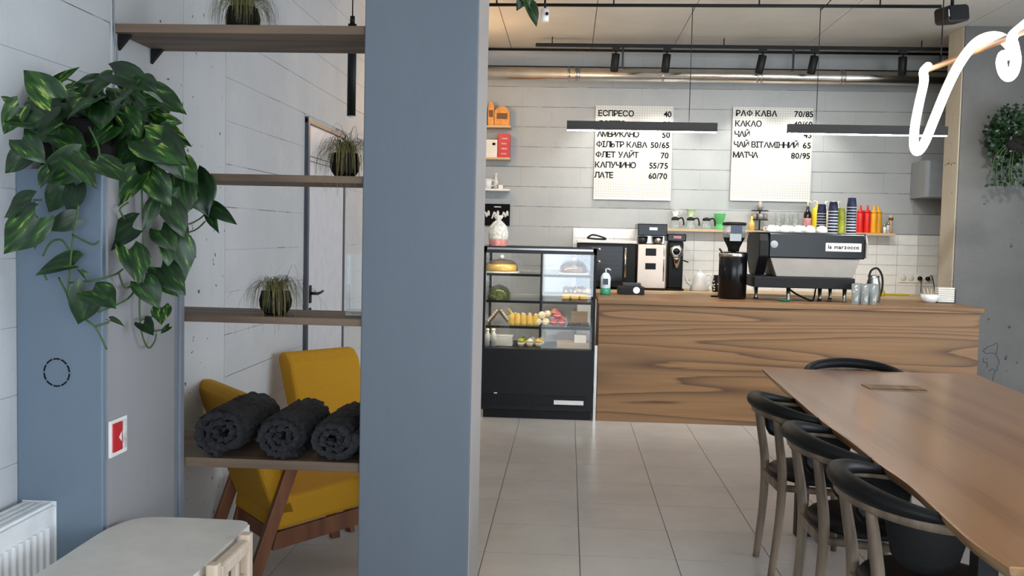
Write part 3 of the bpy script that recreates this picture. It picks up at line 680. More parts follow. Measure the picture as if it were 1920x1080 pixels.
# cups on top of the machine
ZM = 1.5725
wc = thing('white_cup', (1.82, 8.2, ZM), 'upturned white cup on the espresso machine', 'cup', 'upturned white cups')
MB().lathe([(.047, 0), (.046, .02), (.034, .05), (.022, .056), (.022, .061), (0, .058)], n=20).build('bowl', 'white_enamel', wc)
MB().tube(catmull([(.04, 0, .018), (.066, 0, .02), (.064, 0, .04), (.04, 0, .042)], 4), .004, 6).build('handle', 'white_enamel', wc)
wc['label'] = 'upturned white cup on the espresso machine, second from left in front'
for x, y, lb in ((1.72, 8.24, 'first from left in front'), (1.93, 8.18, 'third from left in front'), (2.02, 8.15, 'fourth from left in front'), (2.12, 8.16, 'fifth in front, beside navy cups'), (1.78, 8.34, 'left of the rear three'), (1.9, 8.34, 'middle of the rear three'), (2.0, 8.33, 'right of the rear three')): dup(wc, (x, y, ZM), random.uniform(0, 6), 'upturned white cup on the espresso machine, ' + lb)
ORD = ('lowest', 'second', 'third', 'fourth', 'fifth', 'sixth', 'seventh', 'eighth', 'ninth', 'tenth')
nc = thing('navy_cup', (2.185, 8.3, ZM), 'navy cup with white rim in the left stack of the nearer navy pair', 'paper cup', 'stacked navy cups')
def cupmesh(root, mat, rimmat, r=.043, h_=.085):
    MB().lathe([(r*.95, .0075), (r, .012), (r*.8, h_), (r*.77, h_), (0, h_-.004)], n=18).build('cup_wall', mat, root)
    MB().lathe([(r*1.05, 0), (r*1.08, .003), (r*1.05, .0072), (r*.97, .0074)], n=18).build('rim', rimmat, root)
cupmesh(nc, 'navy', 'white', .040)
first = True
for i, (x, y, n_, dz, lb) in enumerate(((2.165, 8.36, 8, .0235, 'navy cup with white rim of the rear left stack'), (2.232, 8.25, 8, .026, 'navy cup with white rim of the wide front stack'), (2.392, 8.28, 10, .0245, 'navy cup with white rim of the stack nearest the red bottles'))):
    for k in range(n_):
        if first: nc.location = (x, y, ZM); nc['label'] = lb + ', lowest'; first = False
        else: dup(nc, (x, y, ZM + dz*k), None, lb + ', ' + ORD[k] + ' from below', 'stacked navy cups')
gc = thing('green_cup', (2.312, 8.3, ZM), 'lime green cup in the stack between the navy stacks', 'paper cup', 'stacked lime cups')
cupmesh(gc, 'lime', 'lime', .034)
gc['label'] = 'lowest lime green cup of the stack between navy stacks'
for k in range(1, 9): dup(gc, (2.312, 8.3, ZM + .0165*k), None, ORD[k] + ' lime green cup from below in the stack between navy stacks')
# glasses and jug right of the machine
tb = thing('tall_tumbler', (2.33, 7.86, ZT), 'clear tall glass standing right of the espresso machine', 'glass', 'tall clear glasses')
MB().lathe([(.026, 0), (.027, .004), (.034, .165), (.032, .165), (.025, .008), (0, .008)], n=18).build('glass_wall', 'tumbler', tb)
tb['label'] = 'tall clear glass right of the espresso machine, front row left'
for x, y, lb in ((2.405, 7.86, 'front row middle'), (2.48, 7.88, 'front row right'), (2.36, 7.94, 'middle row left'), (2.435, 7.95, 'middle row centre'), (2.51, 7.97, 'middle row right'), (2.40, 8.03, 'alone at the back')): dup(tb, (x, y, ZT), None, 'tall clear glass right of the espresso machine, ' + lb)
mp = thing('steel_jug', (2.575, 8.2, ZT), 'steel jug with black handle behind the tall glasses', 'jug')
MB().lathe([(.055, 0), (.06, .02), (.058, .15), (.045, .2), (.047, .225), (.042, .225), (.04, .2)], n=22).build('body', 'steel', mp)
MB().tube(catmull([(-.04, 0, .21), (-.02, 0, .27), (.03, 0, .285), (.07, 0, .22), (.075, 0, .12), (.058, 0, .05)], 5), .009, 8).build('handle', 'black', mp)
sq = thing('yellow_flask', (2.97, 9.2, ZT), 'small yellow bottle with thin stem on the back worktop', 'bottle')
MB().lathe([(.03, 0), (.032, .03), (.02, .055), (.006, .07), (.005, .13)], n=14).build('body', 'yellow_plastic', sq)
tag(MB().box(-.14, .14, -.04, .04, 0, .012).build('dish_mat', 'yellow_plastic', None, (3.16, 9.45, ZT), bevel=.004), 'flat yellow mat lying by the wall tiles', 'mat')
bw = thing('sugar_bowl', (3.1, 8.35, ZT), 'small white bowl at the right end of the worktop', 'bowl')
MB().lathe([(.045, 0), (.065, .02), (.075, .07), (.071, .07), (.06, .022), (0, .012)], n=24).build('bowl', 'white_enamel', bw)
for k in range(3): MB().cyl((-.03+.02*k, 0, .025), (-.05+.035*k, .02, .12), .004).build('stirrer', 'pale_wood', bw)
nb = thing('napkin_holder', (3.24, 8.38, ZT), 'stack of pale napkins in a holder by the concrete wall', 'napkins')
MB().box(-.08, .07, -.05, .05, .0, .008).build('base', 'dark_metal', nb)
for k in range(7): MB().box(-.075, .06, -.045, .045, .009+.018*k, .0245+.018*k).build('napkin', 'card_white', nb, rot=(0, 0, random.uniform(-.04, .04)))
MB().box(.063, .07, -.05, .05, .0085, .12).build('side_plate', 'dark_metal', nb)
ss = thing('socket_strip', (3.44, YB-.0155, 1.16), 'white strip of wall sockets on the white tiles', 'socket')
MB().box(-.165, .165, -.012, 0, -.045, .045).build('plate', 'white', ss, bevel=.004)
for k in range(4): MB().lathe([(.03, 0), (.029, -.003), (.0, -.002)], (-.115+.077*k, -.0125, 0), 16, 'y').build('socket_well', 'card_white', ss)
for x in (.04, .115):
    MB().lathe([(.02, 0), (.02, -.03), (0, -.032)], (x, -.017, 0), 14, 'y').build('plug', 'black', ss)
MB().tube(catmull([(.115, -.045, .0), (.14, -.06, .03), (.17, -.05, -.05), (.19, -.03, -.15)], 6), .004, 6).build('cord', 'black', ss)
MB().tube([(.04, -.045, 0), (.05, -.05, -.06), (.05, -.04, -.14)], .004, 6).build('cord', 'black', ss)
# wall shelf with brewing gear
sh = MB().box(.97, 3.175, 9.5, 9.683, 1.572, 1.598).build('wall_shelf', 'pale_wood', bevel=.002); tag(sh, 'long pale wooden shelf under the menu boards', 'shelf')
ZS = 1.5985; YS = 9.58
def carafe(x, label, dripper=None):
    t = thing('glass_carafe', (x, YS, ZS), label, 'carafe', 'glass carafes on the wall shelf')
    MB().lathe([(.05, 0), (.056, .01), (.045, .06), (.034, .085)], n=20).build('jar', 'tumbler', t)
    MB().lathe([(.037, .085), (.04, .09), (.037, .105), (.015, .115), (0, .118)], n=20).build('lid', 'black', t)
    MB().tube(catmull([(.035, 0, .1), (.07, 0, .105), (.085, 0, .06), (.083, 0, .035)], 4), .008, 7).build('handle', 'black', t)
    if dripper:
        d = thing('pour_over_cone', (x, YS, ZS+.1185), ('white' if dripper == 'white_enamel' else 'mint') + ' dripper cone standing on a carafe', 'dripper')
        MB().lathe([(.03, 0), (.03, .006), (.018, .008), (.05, .075), (.053, .078), (.047, .075), (.014, .012)], n=20).build('cone', dripper, d)
        MB().tube(catmull([(.035, 0, .06), (.06, 0, .055), (.05, 0, .025), (.024, 0, .02)], 4), .004, 6).build('handle', dripper, d)
carafe(1.053, 'glass carafe with black lid under the white dripper', 'white_enamel')
carafe(1.205, 'glass carafe with black lid under the mint dripper', 'mint')
carafe(1.36, 'glass carafe with black lid beside the clear green dripper')
gd = thing('green_dripper', (1.49, YS, ZS), 'clear green plastic dripper on the wall shelf', 'dripper')
MB().lathe([(.045, 0), (.05, .01), (.03, .05), (.035, .06), (.056, .14), (.058, .15), (.052, .148), (.028, .062)], n=20).build('cone', 'clear_green', gd)
MB().lathe([(.06, .1505), (.062, .157), (.05, .16)], n=20).build('collar', 'clear_green', gd)
cs = thing('syphon_stand', (1.88, YS, ZS), 'dark two-tier brewing stand between carafes and glasses', 'stand')
MB().cyl((0, 0, 0), (0, 0, .25), .007).build('post', 'dark_metal', cs)
for z_, r_ in ((.1, .085), (.19, .085), (.0, .05)): MB().lathe([(r_, z_), (r_, z_+.008), (0, z_+.009)], n=20).build('tier', 'black', cs)
for a in range(4):
    MB().lathe([(.026, .109), (.028, .16), (.02, .165)], (.05*math.cos(a*1.57), .05*math.sin(a*1.57), 0), 12).build('cup', 'grey_steel', cs)
MB().lathe([(.02, .2), (.035, .24), (.012, .285), (0, .29)], n=14).build('finial_jug', 'grey_steel', cs)
pc = thing('oil_bottle', (1.80, 9.55, ZS), 'amber bottle at the foot of the brewing stand', 'bottle')
MB().lathe([(.03, 0), (.03, .07), (.012, .1), (.012, .14)], n=14).build('body', 'cake_yellow', pc)
sg = thing('short_tumbler', (2.06, 9.57, ZS), 'clear short glass in the stacked rows on the wall shelf', 'glass', 'short clear glasses')
MB().lathe([(.03, 0), (.031, .004), (.036, .085), (.034, .085), (.029, .008), (0, .008)], n=16).build('glass_wall', 'tumbler', sg)
sg['label'] = 'short clear glass on the wall shelf, lower row left'
for k in range(1, 6): dup(sg, (2.06 + .082*(k % 3), 9.57, ZS + .088*(k//3)), None, 'short clear glass on the wall shelf, ' + ('lower', 'upper')[k//3] + ' row ' + ('left', 'middle', 'right')[k % 3])
sb = thing('syrup_bottle', (2.345, YS, ZS), 'dark syrup bottle with pale pump on the wall shelf', 'bottle')
MB().lathe([(.036, 0), (.037, .01), (.037, .17), (.02, .205), (.014, .21), (.014, .245)], n=18).build('body', 'black_gloss', sb)
MB().lathe([(.0378, .05), (.0382, .055), (.0382, .125), (.0378, .13)], n=18).build('paper_label', 'bag_pink', sb)
MB().cyl((0, 0, .245), (0, 0, .29), .006).tube([(0, 0, .288), (.02, -.01, .293), (.04, -.015, .285)], .005).build('pump', 'cake_cream', sb)
yb_ = thing('yellow_bottle', (2.43, YS, ZS), 'fat yellow bottle beside the dark syrup bottle', 'bottle')
MB().lathe([(.042, 0), (.044, .01), (.044, .2), (.03, .235), (.014, .24), (.014, .262)], n=18).build('body', 'yellow_plastic', yb_)
MB().cyl((0, 0, .262), (0, 0, .3), .006).tube([(0, 0, .298), (-.02, -.01, .302), (-.035, -.01, .294)], .005).build('pump', 'cake_cream', yb_)
for k, x in enumerate((2.52, 2.585, 2.64)):
    t = thing('clear_syrup_bottle', (x, 9.6, ZS), ('left', 'middle', 'right')[k] + ' clear pump bottle behind the navy cups', 'bottle')
    MB().lathe([(.028, 0), (.028, .19), (.012, .22), (.012, .25)], n=14).build('body', 'cake_cream', t); MB().cyl((0, 0, .25), (0, 0, .30), .006).tube([(0, 0, .298), (.02, -.01, .3)], .005).build('pump', 'cake_cream', t)
def squeeze(x, mat, label, y=YS):
    t = thing('squeeze_bottle', (x, y, ZS), label, 'bottle', 'squeeze bottles')
    MB().lathe([(.031, 0), (.033, .006), (.033, .185), (.03, .195)], n=18).build('body', mat, t)
    MB().lathe([(.033, .1955), (.033, .21), (.012, .225), (.006, .27), (0, .271)], n=18).build('nozzle', mat, t)
squeeze(2.855, 'red_plastic', 'left red squeeze bottle on the wall shelf'); squeeze(2.922, 'red_plastic', 'right red squeeze bottle on the wall shelf')
squeeze(2.985, 'orange_plastic', 'left amber squeeze bottle on the wall shelf'); squeeze(3.04, 'orange_plastic', 'right amber squeeze bottle on the wall shelf', 9.62)
for k, (x, mt_, h_) in enumerate(((3.085, 'white', .085), (3.118, 'bag_white', .11))):
    t = thing('spice_shaker', (x, 9.55, ZS), ('short white', 'taller pale')[k] + ' shaker beside the amber squeeze bottles', 'shaker')
    MB().lathe([(.015, 0), (.016, h_*.7), (.012, h_*.72)], n=12).build('body', mt_, t); MB().lathe([(.0135, h_*.725), (.0135, h_), (0, h_*1.02)], n=12).build('cap', 'steel', t)
wp = thing('muddler', (3.15, YS, ZS), 'small turned wooden muddler at the end of the wall shelf', 'muddler')
MB().lathe([(.022, 0), (.02, .06), (.012, .09), (.02, .12), (.022, .16), (.015, .175), (0, .178)], n=16).build('shaft', 'pale_wood', wp)
MB().lathe([(.0205, .125), (.0225, .13), (.0225, .15), (.0215, .155)], n=16).build('dark_band', 'cake_brown', wp)
# cupboard on the wall beside the pier
cb = thing('wall_cupboard', (3.36, 9.3, 1.945), 'grey wall cupboard half hidden by the concrete edge', 'cupboard')
MB().box(0, .7, .02, .38, 0, .35).build('body', 'bluegrey_box', cb); MB().box(.002, .348, 0, .019, .003, .347).build('door', 'bluegrey_box', cb); MB().box(.352, .698, 0, .019, .003, .347).build('door', 'bluegrey_box', cb)
# menu boards
def menu(x0, x1, z0, z1, rows, label, ztop, dz, lx, rx):
    t = thing('menu_board', (x0, YB-.03, z0), label, 'menu board')
    MB().box(0, x1-x0, 0, .02, 0, z1-z0).build('panel', 'pegboard', t)
    MB().box(0, x1-x0, -.012, .0, -.008, .004).build('ledge', 'card_white', t)
    for k, (a, wd, p_) in enumerate(rows):
        zz = ztop - dz*k - z0 - .03
        lettering(a, .08, 'ink', t, lx - .004*k, -.0015, zz, wd)
        lettering(p_, .08, 'ink', t, rx - .004*k, -.0015, zz, .078 if len(p_) == 2 else .185, True)
menu(.238, 1.011, 1.885, 2.813, [('ЕСПРЕСО', .355, '40'), ('ДОППІО', .28, '55'), ('АМЕРИКАНО', .42, '50'), ('ФІЛЬТР КАВА', .51, '50/65'), ('ФЛЕТ УАЙТ', .43, '70'), ('КАПУЧИНО', .41, '55/75'), ('ЛАТЕ', .19, '60/70')],
     'white pegboard coffee menu on the left, beginning with espresso', 2.738, .1025, .028, .755)
menu(1.598, 2.386, 1.9, 2.819, [('РАФ КАВА', .405, '70/85'), ('КАКАО', .26, '40/60'), ('ЧАЙ', .15, '45'), ('ЧАЙ ВІТАМІННИЙ', .635, '65'), ('МАТЧА', .25, '80/95')],
     'white pegboard menu on the right with five lines of drinks', 2.759, .1025, .03, .785)
# small shelves at the left of the back wall
for k, z_ in enumerate((2.56, 2.245, 1.935)):
    tag(MB().box(-1.35, -.60, 9.5, 9.69, z_, z_+.02).build('display_shelf', 'pale_wood' if k < 2 else 'white', bevel=.002), ('highest', 'middle', 'lowest')[k] + ' small display shelf left of the menu boards', 'shelf')
def house(x, label, w_=.085, h_=.19):
    t = thing('house_box', (x, 9.58, 2.5805), label, 'gift box')
    MB().box(-w_, w_, -.05, .05, 0, h_*.75).build('body', 'gold_paper', t)
    MB().prism([(-w_-.004, h_*.752), (w_+.004, h_*.752), (w_*.3, h_), (-w_*.3, h_)], -.052, .052, axis='y').build('roof', 'gold_paper', t)
    MB().box(-w_*.7, w_*.7, -.0525, -.0505, h_*.35, h_*.65).build('window_print', 'cake_brown', t)
house(-.69, 'wide golden house shaped box on the highest display shelf', .075); house(-.80, 'narrow tall golden box beside the wide golden box', .03, .235); house(-.9, 'golden box at the left, partly behind the pillar', .05, .2)
t = thing('cream_box', (-.80, 9.58, 2.2655), 'cream carton with a dark stamp on the middle display shelf', 'box')
MB().box(-.09, .07, -.06, .06, 0, .175).build('body', 'card_white', t, bevel=.002); MB().box(.02, .05, -.0615, -.0605, .12, .145).build('stamp', 'ink', t)
t = thing('red_box', (-.66, 9.58, 2.2655), 'red carton with pale lettering beside the cream carton', 'box')
MB().box(-.065, .055, -.06, .06, 0, .235).build('body', 'red', t, bevel=.003)
for k in range(4): MB().box(-.03, .02 + .01*(k % 2), -.0615, -.0605, .03+.05*k, .045+.05*k).build('print', 'bag_pink', t)
t = thing('white_mug', (-.82, 9.58, 1.9555), 'white mug near the pillar on the lowest display shelf', 'mug')
MB().lathe([(.035, 0), (.038, .1), (.035, .1), (.032, .006), (0, .006)], n=18).build('cup', 'white_enamel', t); MB().tube(catmull([(.036, 0, .08), (.07, 0, .09), (.065, 0, .04), (.036, 0, .03)], 4), .006, 7).build('handle', 'white_enamel', t)
t = thing('spirit_bottle', (-.74, 9.58, 1.9555), 'small clear bottle with a pale label on the lowest display shelf', 'bottle')
MB().lathe([(.024, 0), (.024, .09), (.012, .11), (.012, .135)], n=16).build('body', 'bag_white', t); MB().lathe([(.014, .1355), (.014, .155), (0, .156)], n=14).build('cap', 'card_white', t)
tag(MB().box(-.022, .022, -.02, .02, 0, .04).build('tea_tin', 'white', None, (-.69, 9.55, 1.9555), bevel=.003), 'tiny white tin beside the small clear bottle', 'tin')
t = thing('black_sign', (-.74, 9.68, 1.56), 'black poster with white brushed marks above the pastry case', 'poster')
MB().box(-.25, .14, -.012, 0, .03, .25).build('panel', 'ink', t)
for q in range(4):
    cx_ = -.2 + .095*q
    MB().tube(catmull([(cx_-.03, -.013, .10), (cx_-.005, -.013, .17), (cx_+.01, -.013, .12), (cx_+.03, -.013, .18), (cx_+.035, -.013, .13)], 5), .008, 6).build('brush_mark', 'white', t)
MB().box(-.02, .05, -.0135, -.012, .215, .225).build('brush_mark', 'white', t)
# ------------------------------------------------------------------ ceiling services and lamps
def lamp(kind, loc, energy, col, parent=None, rot=(0, 0, 0), **kw):
    l = bpy.data.lights.new('lamp_light', kind); l.energy = energy; l.color = col
    for k, v in kw.items(): setattr(l, k, v)
    o = bpy.data.objects.new('lamp_light', l); C.objects.link(o); o.location = loc; o.rotation_euler = rot
    if parent: o.parent = parent
    return o
t = thing('ventilation_duct', (0, 0, 0), 'shiny round ventilation duct along the top of the back wall', 'duct')
MB().cyl((XL+.02, 9.41, 3.075), (6.15, 9.41, 3.075), .064, n=28).build('pipe', 'duct_metal', t)
for x in (-.05, .02, .045, .86, 1.76, 1.80, 2.55, 2.58, 3.3): MB().cyl((x, 9.41, 3.075), (x+.018, 9.41, 3.075), .0685, n=28).build('collar', 'steel', t)
for x in (-.9, .47, 2.1, 3.6): MB().box(x, x+.02, 9.405, 9.415, 3.14, ZC).build('hanger', 'dark_metal', t)
t = thing('wall_conduit', (0, 0, 0), 'thin dark conduit at the top of the back wall', 'conduit')
MB().cyl((XL+.02, 9.66, 3.355), (4.3, 9.66, 3.355), .012, n=8).build('pipe', 'black', t); MB().cyl((XL+.02, 9.68, 3.19), (4.3, 9.68, 3.19), .008, n=8).build('pipe', 'black', t)
t = thing('light_rail', (0, 0, 0), 'black suspended lighting rail carrying the spot lamps', 'track')
MB().box(-.355, 3.45, 9.085, 9.115, 3.278, 3.308).build('bar', 'black', t)
for x in (-.2, 1.4, 3.2): MB().cyl((x, 9.1, 3.308), (x, 9.1, ZC), .005).build('drop_rod', 'black', t)
for k, (x, on, tilt) in enumerate(((.40, 1, 4), (.875, 1, 3), (1.76, 1, 8), (2.235, 1, 6), (3.035, 0, -6))):
    s = thing('spot_lamp', (x, 9.1, 3.277), ('first', 'second', 'third', 'fourth', 'fifth')[k] + ' black spot lamp from the left on the ceiling rail', 'lamp')
    MB().box(-.035, .035, -.016, .016, -.03, 0).build('adapter', 'black', s)
    MB().cyl((0, 0, -.03), (0, 0, -.06), .008).build('stem', 'black', s)
    q = MB().lathe([(.036, -.165), (.038, -.16), (.038, 0), (.03, .004), (0, .004)], n=20).lathe([(.034, -.164), (.03, -.13), (0, -.13)], n=20)
    bd = q.build('barrel', 'black', s, (0, 0, -.06), (R_(20), R_(tilt), 0))
    MB().lathe([(.0, -.133), (.029, -.133)], n=16).build('lens', 'spot_glow' if on else 'white', bd)
    if on: lamp('SPOT', (x + .02*math.sin(R_(tilt)), 9.17, 3.06), SPOT_W, (1, .96, .88), None, (R_(16), 0, 0), spot_size=R_(88), spot_blend=.55, shadow_soft_size=.03)
# added rail of spots, out of view, put in to brighten the work area
t = thing('added_front_rail', (0, 0, 0), 'added black ceiling rail of the fill spots in front of the bar', 'track')
MB().box(-.3, 3.3, 6.185, 6.215, 3.335, 3.365).build('bar', 'black', t)
for k, x in enumerate((.15, 1.1, 2.05, 3.0)):
    s = thing('added_fill_spot', (x, 6.2, 3.334), ('first', 'second', 'third', 'fourth')[k] + ' added fill spot from the left on the front ceiling rail', 'lamp')
    MB().box(-.035, .035, -.016, .016, -.03, 0).build('adapter', 'black', s); MB().cyl((0, 0, -.03), (0, 0, -.06), .008).build('stem', 'black', s)
    bd = MB().lathe([(.036, -.165), (.038, -.16), (.038, 0), (.03, .004), (0, .004)], n=20).build('barrel', 'black', s, (0, 0, -.06), (R_(50), 0, 0))
    MB().lathe([(.0, -.1665), (.033, -.1665)], n=16).build('lens', 'spot_glow', bd)
    lamp('SPOT', (x, 6.36, 3.15), BAR_W, (1, .97, .91), None, (R_(51), 0, 0), spot_size=R_(95), spot_blend=.7, shadow_soft_size=.04)
# strip pendants over the counter
t = thing('ceiling_pipe', (0, 7.45, 0), 'thin black pipe hung below the ceiling across the bar', 'pipe')
MB().cyl((-.9, 0, 3.268), (2.75, 0, 3.285), .013, n=10).build('tube', 'black', t)
for x in (-.6, .3, 1.4, 2.3): MB().cyl((x, 0, 3.27), (x, 0, ZC), .006).build('hanger', 'black', t)
for k, (x0, x1, z0, z1, cx_) in enumerate(((-.035, 1.115, 2.352, 2.345, (.90, .02)), (1.648, 2.835, 2.352, 2.345, (1.86, 2.72)))):
    s = thing('strip_pendant', ((x0+x1)/2, 7.45, 2.35), ('left' if k == 0 else 'right') + ' black linear pendant lamp over the bar counter', 'pendant lamp')
    L_ = (x1-x0)/2
    MB().box(-L_, L_, -.022, .022, -.028, .030).box(-L_, L_, -.022, -.017, .030, .040).box(-L_, L_, .017, .022, .030, .040).box(-L_, -L_+.006, -.017, .017, .030, .040).box(L_-.006, L_, -.017, .017, .030, .040).build('housing', 'black', s)
    MB().box(-L_+.004, L_-.004, -.018, .018, -.034, -.028).build('diffuser', 'strip_light', s); MB().box(-L_+.02, L_-.02, -.014, .014, .0302, .0315).build('added_uplight', 'strip_up', s)  # glowing strip on top is added to brighten the ceiling, unseen from below
    xc = cx_[0] - (x0+x1)/2
    MB().cyl((xc, 0, .032), (xc, 0, .918), .003, n=6).build('cable', 'black', s)
    if k == 1: MB().tube(catmull([(xc, 0, .9), (xc+.06, -.02, .96), (xc+.1, -.03, 1.02)], 4), .004, 6).build('feed_cable', 'black', s)
# added globe over the shelves, unseen behind the pillar, for warm light there
s = thing('added_globe', (-1.0, 8.55, 2.55), 'added warm globe pendant, unseen behind the pillar near the display shelves', 'pendant lamp')
MB().ball((0, 0, 0), .07, 18, 10).build('globe', 'warm_bulb', s); MB().cyl((0, 0, .07), (0, 0, .12), .02).build('cap', 'black', s); MB().cyl((0, 0, .12), (0, 0, ZC-2.55), .003, n=6).build('cable', 'black', s)
lamp('POINT', (-1.0, 8.42, 2.62), WARM_W, (1, .62, .3), None, shadow_soft_size=.08)
# camera, loudspeaker
t = thing('security_camera', (-.222, 7.3, 3.16), 'small white security camera under the ceiling', 'camera')
MB().lathe([(.03, -.05), (.032, -.03), (.032, .04), (.02, .05)], (0, 0, 0), 18).build('housing', 'white_enamel', t); MB().lathe([(.0, -.035), (.012, -.034), (.012, -.02)], (.018, -.022, 0), 12, 'y').build('lens', 'black', t); MB().cyl((0, 0, .05), (0, 0, ZC-3.16), .008).build('mount', 'black', t)
t = thing('loudspeaker', (2.735, 7.2, 3.165), 'black loudspeaker hung under the ceiling beside the pier', 'loudspeaker')
MB().prism(rrect(-.095, .095, -.06, .06, .03), -.07, .07, axis='y').build('cabinet', 'black', t, rot=(0, R_(-8), R_(20)), bevel=.006)
MB().box(-.08, .08, -.076, -.071, -.045, .045).build('grille', 'black_gloss', t, rot=(0, R_(-8), R_(20)))
MB().box(-.088, -.082, -.0715, -.0705, -.02, .03).build('led_badge', 'white', t, rot=(0, R_(-8), R_(20)))
MB().cyl((0, 0, .06), (0, 0, ZC-3.165), .012).build('bracket', 'black', t)
# looping light tube over the table
t = thing('tube_lamp', (1.55, 3.6, 2.26), 'glowing tube light winding around a wooden rod above the table', 'pendant lamp')
O = Vector((1.55, 3.6, 2.26))
MB().cyl(Vector((1.565, 4.36, 2.268))-O, Vector((1.585, 2.1, 2.225))-O, .012, n=10).build('rod', 'brass_wood', t)
l1 = [(1.565, 4.36, 2.285), (1.525, 4.30, 2.25), (1.493, 4.2, 2.19), (1.452, 4.132, 2.08), (1.425, 4.09, 1.98), (1.412, 4.05, 1.905), (1.415, 4.015, 1.878), (1.428, 3.979, 1.91), (1.449, 3.941, 2.003), (1.478, 3.903, 2.118), (1.508, 3.865, 2.209), (1.542, 3.826, 2.272), (1.573, 3.788, 2.293), (1.606, 3.75, 2.286), (1.63, 3.72, 2.25), (1.625, 3.68, 2.215), (1.595, 3.655, 2.2), (1.569, 3.63, 2.195), (1.557, 3.613, 2.165), (1.562, 3.6, 2.128), (1.576, 3.592, 2.112), (1.590, 3.587, 2.13), (1.593, 3.581, 2.171), (1.58, 3.572, 2.212), (1.563, 3.55, 2.245), (1.575, 3.5, 2.27), (1.60, 3.44, 2.30), (1.63, 3.38, 2.33), (1.67, 3.3, 2.33), (1.69, 3.2, 2.27), (1.63, 3.12, 2.1), (1.55, 3.05, 2.0), (1.5, 2.97, 2.1), (1.52, 2.88, 2.27), (1.6, 2.8, 2.32), (1.66, 2.7, 2.2), (1.6, 2.6, 2.05), (1.52, 2.5, 2.15), (1.56, 2.38, 2.28), (1.6, 2.25, 2.26)]
pts = catmull([Vector(p)-O for p in l1], 7)
MB().tube(pts, .0185, 12).build('light_tube', 'neon', t)
MB().cyl(Vector((1.578, 4.25, 2.27))-O, Vector((1.578, 4.25, ZC))-O, .003, n=6).build('cable', 'black', t); MB().cyl(Vector((1.59, 2.4, 2.24))-O, Vector((1.59, 2.4, ZC))-O, .003, n=6).build('cable', 'black', t)
MB().cyl(Vector((1.578, 4.25, 2.275))-O, Vector((1.578, 4.25, 2.31))-O, .009, n=8).build('clamp', 'black', t)
# slim tube pendant beyond the shelves
t = thing('cylinder_pendant', (-.995, 4.3, 2.02), 'slim black cylinder pendant lamp hanging beyond the wooden shelves', 'pendant lamp')
MB().lathe([(.0195, .0), (.0195, .41), (.0, .412)], n=18).build('barrel', 'black', t); MB().lathe([(.0, -.003), (.017, -.003), (.0175, .0)], n=16).build('diffuser', 'white', t)
MB().cyl((0, 0, .412), (0, 0, .445), .011).build('cap', 'black', t); MB().cyl((0, 0, .44), (0, 0, ZC-2.02), .003, n=6).build('cable', 'black', t)
# ------------------------------------------------------------------ communal table and chairs
tb_ = thing('communal_table', (0, 0, 0), 'long wooden communal table with wavy live edge', 'table')
le = catmull([(1.157, 5.664, 0), (1.128, 5.1, 0), (1.103, 4.524, 0), (1.085, 4.03, 0), (1.088, 3.614, 0), (1.078, 3.293, 0), (1.083, 3.03, 0), (1.062, 2.735, 0), (1.043, 2.47, 0), (1.05, 2.262, 0)], 5)
re = catmull([(1.55, 2.22, 0), (2.1, 2.21, 0), (2.26, 2.3, 0), (2.3, 3.0, 0), (2.29, 3.8, 0), (2.32, 4.6, 0), (2.36, 5.3, 0), (2.39, 5.6, 0), (2.36, 5.668, 0)], 5)
out = [(p.x, p.y) for p in le] + [(p.x, p.y) for p in re]
cx_, cy_ = 1.7, 3.9
def inset(o, d): return [(x + d*(1 if x < cx_ else -1), y + d*.6*(1 if y < cy_ else -1)) for x, y in o]
n_ = len(out); mb = MB()
lay = [(inset(out, .004), .75), (out, .746), (inset(out, .006), .73), (inset(out, .024), .705)]
vs = [(x, y, z) for o_, z in lay for x, y in o_]
fs = [list(range(n_)), [3*n_ + i for i in range(n_)][::-1]]
for q in range(3):
    for i in range(n_):
        j = (i+1) % n_; fs.append((q*n_+j, q*n_+i, (q+1)*n_+i, (q+1)*n_+j))
# outline runs down the left and back up the right: counter-clockwise seen from above
mb.add(vs, fs); o = mb.build('table_top', 'table_wood', tb_)
o.data.materials.append(M['table_edge'])
for p in o.data.polygons:
    if abs(p.normal.z) < .9 and p.center.z < .745: p.material_index = 1
hx = MB().box(1.565, 1.85, 4.95, 5.11, .7502, .754).build('socket_flap', 'table_edge', tb_, label='grey metal socket flap let into the table top')
MB().box(1.57, 1.845, 4.952, 4.962, .7542, .7552).build('flap_slot', 'ink', hx)
for y in (2.75, 4.85):
    for x in (1.19, 2.12): MB().box(x, x+.06, y, y+.06, 0, .70).build('leg', 'black', tb_, bevel=.003)
    MB().box(1.19, 2.18, y, y+.06, .66, .7045).build('cross_beam', 'black', tb_)
    MB().box(1.251, 2.119, y+.01, y+.05, 0, .03).build('foot_beam', 'black', tb_)
MB().box(1.60, 1.74, 2.82, 4.84, .66, .7).build('long_beam', 'black', tb_)
def arc_path(x_end, ry, xb, n=28, z0=.70, z1=.735):
    pts = []
    for i in range(n + 1):
        a = -PI/2*1.0 - PI * (i / n) # from -y arm over the back to +y arm
        c_, s_ = math.cos(a), math.sin(a)
        ex = .75
        x = (abs(c_) ** ex) * (-1 if c_ < 0 else 1) * abs(xb); y = ry * s_ * (1 - .0 * abs(c_))
        t_ = abs(c_)
        pts.append(Vector((x, y, z0 + (z1 - z0) * t_)))
    pre = Vector((x_end, -ry, z0 - .012)); post = Vector((x_end, ry, z0 - .012))
    k = 5
    A = [pre.lerp(pts[0], i/k) for i in range(k)]; B = [pts[-1].lerp(post, (i+1)/k) for i in range(k)]
    return A + pts + B
def ell(w_, h_, n=12, cu=0, cv=0): return [(cu + w_*math.cos(2*PI*i/n), cv + h_*math.sin(2*PI*i/n)) for i in range(n)]
